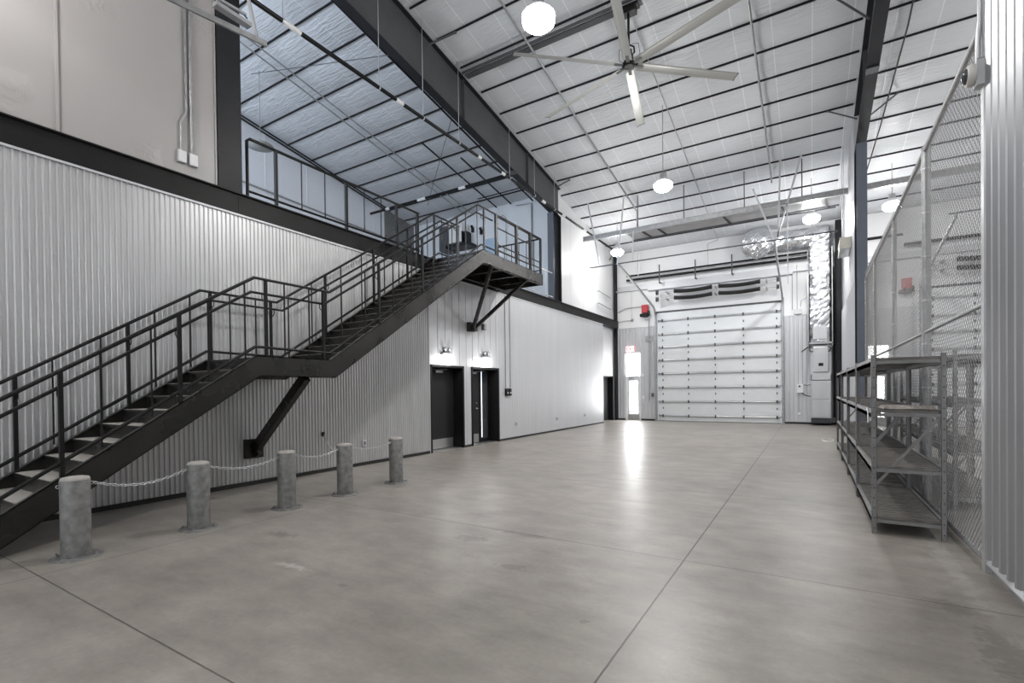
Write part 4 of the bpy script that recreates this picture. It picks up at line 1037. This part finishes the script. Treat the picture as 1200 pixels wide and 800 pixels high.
# mezzanine railing (runs along the beam until the stair head)
def mezz_rail(y0,y1,posts,lab):
    t = thing('mezzanine_railing',lab,'railing',(XL-.03,(y0+y1)/2,4.85)); x = XL-.03
    pts = [(x,y0,4.86),(x,y0,5.80),(x,y0+.05,5.85),(x,y1,5.85)]
    MB().path(pts,.026,8).build('top_rail','rail',t)
    MB().path([(x,y0,4.96),(x,y1,4.96)],.022,8).build('bottom_rail','rail',t)
    for y in posts: MB().box(x-.025,x+.025,y-.025,y+.025,4.85,5.84).build('post','rail',t)
    q = sorted([y0]+posts)
    for a,c in zip(q[:-1],q[1:]):
        n = 2 if c-a > 1 else 0
        for i in range(1,n+1): yy = a+(c-a)*i/(n+1); MB().box(x-.008,x+.008,yy-.008,yy+.008,4.96,5.84).build('baluster','rail',t)
    return t
mezz_rail(4.72,8.95,[5.24,6.78,8.2,8.9],'dark tube railing along the open mezzanine edge left of the stair head')
t = thing('mezzanine_railing','short thin galvanised railing on the beam between landing and steel column','railing',(XL-.03,14.5,4.85)); x = XL-.03
MB().path([(x,12.5,5.83),(x,16.1,5.83)],.02,8).build('top_rail','galv',t)
MB().path([(x,12.5,4.95),(x,16.1,4.95)],.02,8).build('bottom_rail','galv',t)
for y in (12.6,13.6,14.6,15.6): MB().tube((x,y,4.85),(x,y,5.83),.012,8).build('post','galv',t)

# ------------------------------------------------------------------ bollards and chains
BX = -6.02
bp_ = thing('steel_bollard','','bollard',(0,0,0))
mb = MB(); mb.lathe((0,0,0),[(.115,0),(.115,.735),(.113,.74)],28); mb.build('pipe','galv_rough',bp_)
mb = MB(); mb.lathe((0,0,.735),[(.112,0),(.112,.012),(.105,.028),(.07,.036),(.0,.04)],28); mb.build('concrete_cap','tread',bp_)
mb = MB(); mb.lathe((0,0,0),[(.20,0),(.20,.008),(.195,.012),(.116,.012)],30); mb.build('base_plate','galv_rough',bp_)
for i in range(4):
    a = PI/4+PI/2*i; mb = MB(); mb.lathe((.165*cos(a),.165*sin(a),.012),[(.018,0),(.018,.012),(.008,.013),(.008,.028)],6); mb.build('anchor_bolt','galv_rough',bp_)
mb = MB(); mb.path([(.0,.115+.012+.014*cos(a),.69+.014*sin(a)) for a in [2*PI*i/8 for i in range(8)]],.004,5,closed=True); mb.path([(.0,-.115-.012+.014*cos(a),.69+.014*sin(a)) for a in [2*PI*i/8 for i in range(8)]],.004,5,closed=True); mb.build('eye_ring','galv',bp_)
bol = [(BX,1.78),(BX,2.88),(BX,3.99),(BX,4.95),(BX,6.02)]
blab = ['galvanised bollard nearest the camera in front of the stair foot','second galvanised bollard along the chain line','middle galvanised bollard of the five','galvanised bollard with the chain running back to the wall','farthest galvanised bollard, at the end of the chain line']
for k,(x,y) in enumerate(bol):
    c = bp_ if k == 0 else copy_tree(bp_)
    c.location = (x,y,0); c.rotation_euler = (0,0,.0); c['label'] = blab[k]; c['group'] = 'bollards in front of the stairs'
def chain(p0,p1,sag,lab,m='galv',ll=.048):
    p0,p1 = Vector(p0),Vector(p1); pts = []
    N_ = 200
    cur = [p0.lerp(p1,i/N_)-Vector((0,0,sag*4*(i/N_)*(1-i/N_))) for i in range(N_+1)]
    total = sum((cur[i+1]-cur[i]).length for i in range(N_)); n = max(4,int(total/(ll*.80)))
    step = total/n; mb = MB(); acc = 0; idx = 0; pos = []
    tgt = step/2
    for i in range(N_):
        seg = (cur[i+1]-cur[i]).length
        while acc+seg >= tgt and len(pos) < n:
            f = (tgt-acc)/seg; pos.append((cur[i].lerp(cur[i+1],f),(cur[i+1]-cur[i]).normalized())); tgt += step
        acc += seg
    for i,(c,t_) in enumerate(pos):
        a = t_.cross(Vector((0,0,1))).normalized(); u = a.cross(t_).normalized()
        w = (a+u).normalized() if i%2 else (a-u).normalized()
        L2 = ll/2; W2 = ll*.28; ring = []
        for j in range(10):
            q = 2*PI*j/10; ex = L2*cos(q)*1.0; ring.append(c+t_*ex+w*W2*sin(q))
        mb.path(ring,.0052,5,closed=True)
    o = mb.build('steel_chain',m,org=p0); tag(o,lab,'chain','chains between the bollards')
ez = .69
for k,(a,b_) in enumerate(zip(bol[:-1],bol[1:])):
    chain((a[0],a[1]+.14,ez),(b_[0],b_[1]-.14,ez),[.085,.07,.06,.05][k],['galvanised chain between the first and second bollards','galvanised chain between the second and middle bollards','galvanised chain between the middle bollard and the fourth','galvanised chain between the two farthest bollards'][k])
chain((BX-.12,4.97,.70),(XL+.06,6.10,.74),.16,'chain running from the fourth bollard back to the corrugated wall')

# ------------------------------------------------------------------ mesh fence
FXp = 1.27
t = thing('mesh_fence','tall chain-link fence from the corrugated wall to the steel column','fence',(FXp,10.8,0))
zf = 4.62; yA, yB = 5.52, 16.1
def fz(y): return 4.62-.022*(y-5.5)
mb = MB(); r = .0029; sp_ = .078
# diamond mesh: two families of wires, woven slightly apart
for fam in (1,-1):
    c0 = yA-5.2 if fam == 1 else yA; 
    y = yA-4.7 if fam == 1 else yA
    yend = yB if fam == 1 else yB+4.7
    slope = 1.0
    while y < yend:
        # line z = (Y-y)*fam
        pts = []
        if fam == 1:
            ya_ = max(y,yA); yb_ = min(y+4.6,yB)
            if yb_ > ya_: pts = [(ya_,ya_-y),(yb_,yb_-y)]
        else:
            ya_ = max(y-4.6,yA); yb_ = min(y,yB)
            if yb_ > ya_: pts = [(ya_,y-ya_),(yb_,y-yb_)]
        if pts:
            (a,za),(b_,zb_) = pts
            za = max(.05,min(za,4.6)); zb_ = max(.05,min(zb_,4.6))
            x = FXp+.004*fam
            d = Vector((0,b_-a,zb_-za)); 
            if d.length > .05:
                d.normalize(); n_ = Vector((0,-d.z,d.y)); e = Vector((1,0,0)); vs = []
                for p in (Vector((x,a,za)),Vector((x,b_,zb_))):
                    for q in range(4): an = PI/4+PI/2*q; vs.append(p+n_*r*cos(an)+e*r*sin(an))
                mb.add(vs,[(q,(q+1)%4,4+(q+1)%4,4+q) for q in range(4)],True)
        y += sp_
mb.build('chain_link_mesh','wire',t)
MB().path([(FXp,yA-.02,fz(yA)),(FXp,yB,fz(yB))],.030,10).build('top_rail','galv_tube',t)
MB().path([(FXp,yA-.02,2.235),(FXp,yB,2.215)],.020,10).build('middle_rail','galv_tube',t)
MB().path([(FXp,yA,.055),(FXp,yB,.055)],.026,10).build('bottom_rail','galv_tube',t)
for y,rr in ((8.15,.048),(10.95,.036),(14.0,.032),(16.02,.03)):
    mb = MB(); mb.tube((FXp+.012,y,0),(FXp+.012,y,fz(y)+.02),rr,14); mb.sphere((FXp+.012,y,fz(y)+.02),rr*1.1,12)
    p = mb.build('post','galv_tube',t)
    mb = MB()
    for i in range(8): z = .4+.56*i; mb.lathe((FXp+.012,y,z),[(rr*1.13,-.01),(rr*1.13,.01)],14)
    mb.build('tie_band','galv',p)
mb = MB(); mb.tube((FXp,yA+.02,0),(FXp,yA+.02,fz(yA)),.022,12); mb.build('post','galv_tube',t)

# ------------------------------------------------------------------ storage racks
def rack(y0, y1, x0, x1, h, levels, label, grp, shelf_mat='shelf'):
    t = thing('storage_rack', label, 'rack', ((x0+x1)/2,(y0+y1)/2,0), grp)
    pw = .042
    for (x,y) in ((x0,y0),(x1,y0),(x0,y1),(x1,y1)):
        sx = 1 if x == x0 else -1; sy = 1 if y == y0 else -1
        mb = MB()
        # angle post: face toward the aisle end and face toward the side
        mb.box(x,x+sx*pw,y,y+sy*.003,0,h); mb.box(x,x+sx*.003,y,y+sy*pw,0,h); mb.box(x+sx*pw,x+sx*(pw-.003),y,y+sy*.02,0,h)
        nf = len(mb.f); n = int(h/.105)
        for i in range(n): mb.lathe((x+sx*pw/2,y-sy*.0005,.06+i*.105),[(.0065,-.001),(.0065,.001)],8,'y')
        for i in range(n): mb.lathe((x-sx*.0005,y+sy*pw/2,.06+i*.105),[(.0065,-.001),(.0065,.001)],8,'x')
        p = mb.build('post','rack',t); p.data.materials.append(M['rubber'])
        for q in p.data.polygons[nf:]: q.material_index = 1
    for z in levels:
        for x,s in ((x0,1),(x1,-1)):
            mb = MB(); xa = x+s*.004
            mb.box(xa,xa+s*.028,y0+.012,y1-.012,z-.085,z); mb.box(xa,xa+s*.05,y0+.012,y1-.012,z-.085,z-.04); mb.build('long_beam','rack',t)
        for y,s in ((y0,1),(y1,-1)):
            MB().box(x0+.004,x1-.004,y+s*.006,y+s*.026,z-.07,z-.035).build('end_tie','rack',t)
        mb = MB(); mb.box(x0+.035,x1-.035,y0+.02,y1-.02,z-.03,z-.012)
        n = int((y1-y0)/.12)
        for i in range(n): yy = y0+.04+(y1-y0-.08)*i/n; mb.box(x0+.04,x1-.04,yy,yy+.07,z-.012,z-.005)
        mb.build('shelf_board',shelf_mat,t)
    for y,s in ((y0,1),(y1,-1)):
        mb = MB(); a,b_ = levels[1]-.24,levels[2]-.02
        mb.bar((x0+.03,y+s*.03,a+.02 if a<b_ else b_),(x1-.03,y+s*.03,b_-.03),.026,.010,(0,1,0)); mb.build('diagonal_brace','rack',t)
    return t
LV = [.19,.72,1.30,1.845]
rack(6.32,8.32,.545,1.145,1.87,LV,'grey steel storage rack nearest the camera, with crumpled sheet on it','racks along the mesh fence')
rack(8.40,10.30,.545,1.145,1.87,LV,'grey steel storage rack second from the camera along the mesh fence','racks along the mesh fence')
rack(10.38,12.20,.545,1.145,1.87,LV,'grey steel storage rack third from the camera along the mesh fence','racks along the mesh fence')
rack(12.28,14.25,.545,1.145,1.87,LV,'grey steel storage rack farthest from the camera along the mesh fence','racks along the mesh fence')
rack(7.95,9.9,1.50,2.10,1.98,[.19,.75,1.35,1.93],'grey storage rack standing behind the mesh fence','racks behind the mesh')
rack(10.1,12.1,1.50,2.10,1.98,[.19,.75,1.35,1.93],'farther grey storage rack standing behind the mesh fence','racks behind the mesh')
# crumpled sheet and cord on the rack
mb = MB(); random.seed(5); nx_,ny_ = 22,12; vs = []
for j in range(ny_):
    for i in range(nx_):
        x = .66+.44*i/(nx_-1); y = 6.42+.55*j/(ny_-1)+.03*sin(i*.9)
        e = min(i,nx_-1-i,j,ny_-1-j)
        vs.append((x,y,1.302+(.012*random.random()+.026*abs(sin(i*.45+j*.8)) if e>0 else .002)))
o_ = len(vs); fs = [(j*nx_+i,j*nx_+i+1,(j+1)*nx_+i+1,(j+1)*nx_+i) for j in range(ny_-1) for i in range(nx_-1)]
mb.add(vs,fs); mb.add([(a,b_,1.2975) for a,b_,c in vs],[tuple(reversed(f)) for f in fs])
o = mb.build('crumpled_sheet','wrap',org=(.88,6.7,1.3)); tag(o,'crumpled brown paper sheet lying on the second shelf of the nearest rack','paper')
pipe('extension_cord',[(.56,6.9,1.305),(.535,6.7,1.305),(.53,6.5,1.27),(.525,6.45,1.16)],.006,'white','white cord hanging over the rack edge beside the crumpled sheet','cord')
pts = [(.42+.14*cos(a),16.6+.5*sin(a),.012) for a in [2*PI*i/20 for i in range(20)]]
mb = MB(); mb.path(pts,.012,6,closed=True); o = mb.build('white_hose','white',org=(.42,16.6,0)); tag(o,'loop of white hose on the floor beyond the racks','hose')

# ------------------------------------------------------------------ dome camera on the right wall end
t = thing('security_camera','white dome security camera on the end of the right corrugated wall','camera',(1.2,5.4,4.1))
MB().box(1.165,1.245,5.40,5.50,3.99,4.20).build('mount_box','galv',t,bevel=.006)
mb = MB(); mb.lathe((1.165,5.45,4.10),[(.085,0),(.088,-.015),(.080,-.045),(.070,-.052)],24,'x'); mb.build('camera_body','camwhite',t)
mb = MB(); mb.lathe((1.115,5.45,4.10),[(.064,0),(.058,-.012),(.044,-.024),(.022,-.032),(.001,-.034)],24,'x'); mb.build('dome','glass_dark',t)
MB().box(1.17,1.24,5.402,5.498,4.20,4.21).build('cover_plate','galv_tube',t)
pipe('conduit',[(1.19,5.46,4.21),(1.19,5.46,4.38),(1.205,5.47,4.55),(1.205,5.47,6.2)],.018,'galv','conduit rising from the security camera',C)

# ------------------------------------------------------------------ fill lights and camera
def area(loc, rot, sx, sy, e, col):
    l = bpy.data.lights.new('daylight','AREA'); l.shape = 'RECTANGLE'; l.size = sx; l.size_y = sy; l.energy = e; l.color = col
    o = bpy.data.objects.new('daylight', l); COL.objects.link(o); o.location = loc; o.rotation_euler = rot; return o
area((-3.9,Y0+.15,2.9),(PI/2,0,0),5.2,4.4,14,(.95,.98,1))  # soft fill added in front of the unseen back opening
area((5.3,Y0+.15,2.9),(PI/2,0,0),5.2,4.4,90,(.95,.98,1))  # fill added to brighten the neighbouring bay
area((-11.9,Y0+.15,7.6),(PI/2,0,0),5.2,3.4,620,(.80,.89,1))  # cool light from the unseen mezzanine glazing
area((-7.42,YE-.1,1.4),(-PI/2,0,0),.5,1.6,35,(.97,.99,1))
w = bpy.data.worlds.new('world'); S.world = w; w.use_nodes = True
w.node_tree.nodes['Background'].inputs[0].default_value = (.8,.88,1,1); w.node_tree.nodes['Background'].inputs[1].default_value = .6

f = 570.535; py = 462.147
yaw, pit, rol = .549818384, -.00940053456, -.0116898255
cy_, sy_ = cos(yaw), sin(yaw)
Fw = Vector((-sy_*cos(pit), cy_*cos(pit), sin(pit))); R0 = Vector((cy_,sy_,0)); U0 = R0.cross(Fw)
Rr = cos(rol)*R0+sin(rol)*U0; Uu = -sin(rol)*R0+cos(rol)*U0
cd = bpy.data.cameras.new('camera'); cam = bpy.data.objects.new('camera', cd); COL.objects.link(cam)
mt = Matrix((Rr, Uu, -Fw)).transposed().to_4x4(); mt.translation = Vector((0,0,1.55)); cam.matrix_world = mt
cd.sensor_fit = 'HORIZONTAL'; cd.sensor_width = 36; cd.lens = f/1200*36; cd.shift_y = (py-400)/1200; cd.clip_end = 200; cd.clip_start = .05
S.camera = cam
S.view_settings.view_transform = 'Standard'; S.view_settings.look = 'None'; S.view_settings.gamma = 1
S.view_settings.use_curve_mapping = False
S.view_settings.exposure = .28
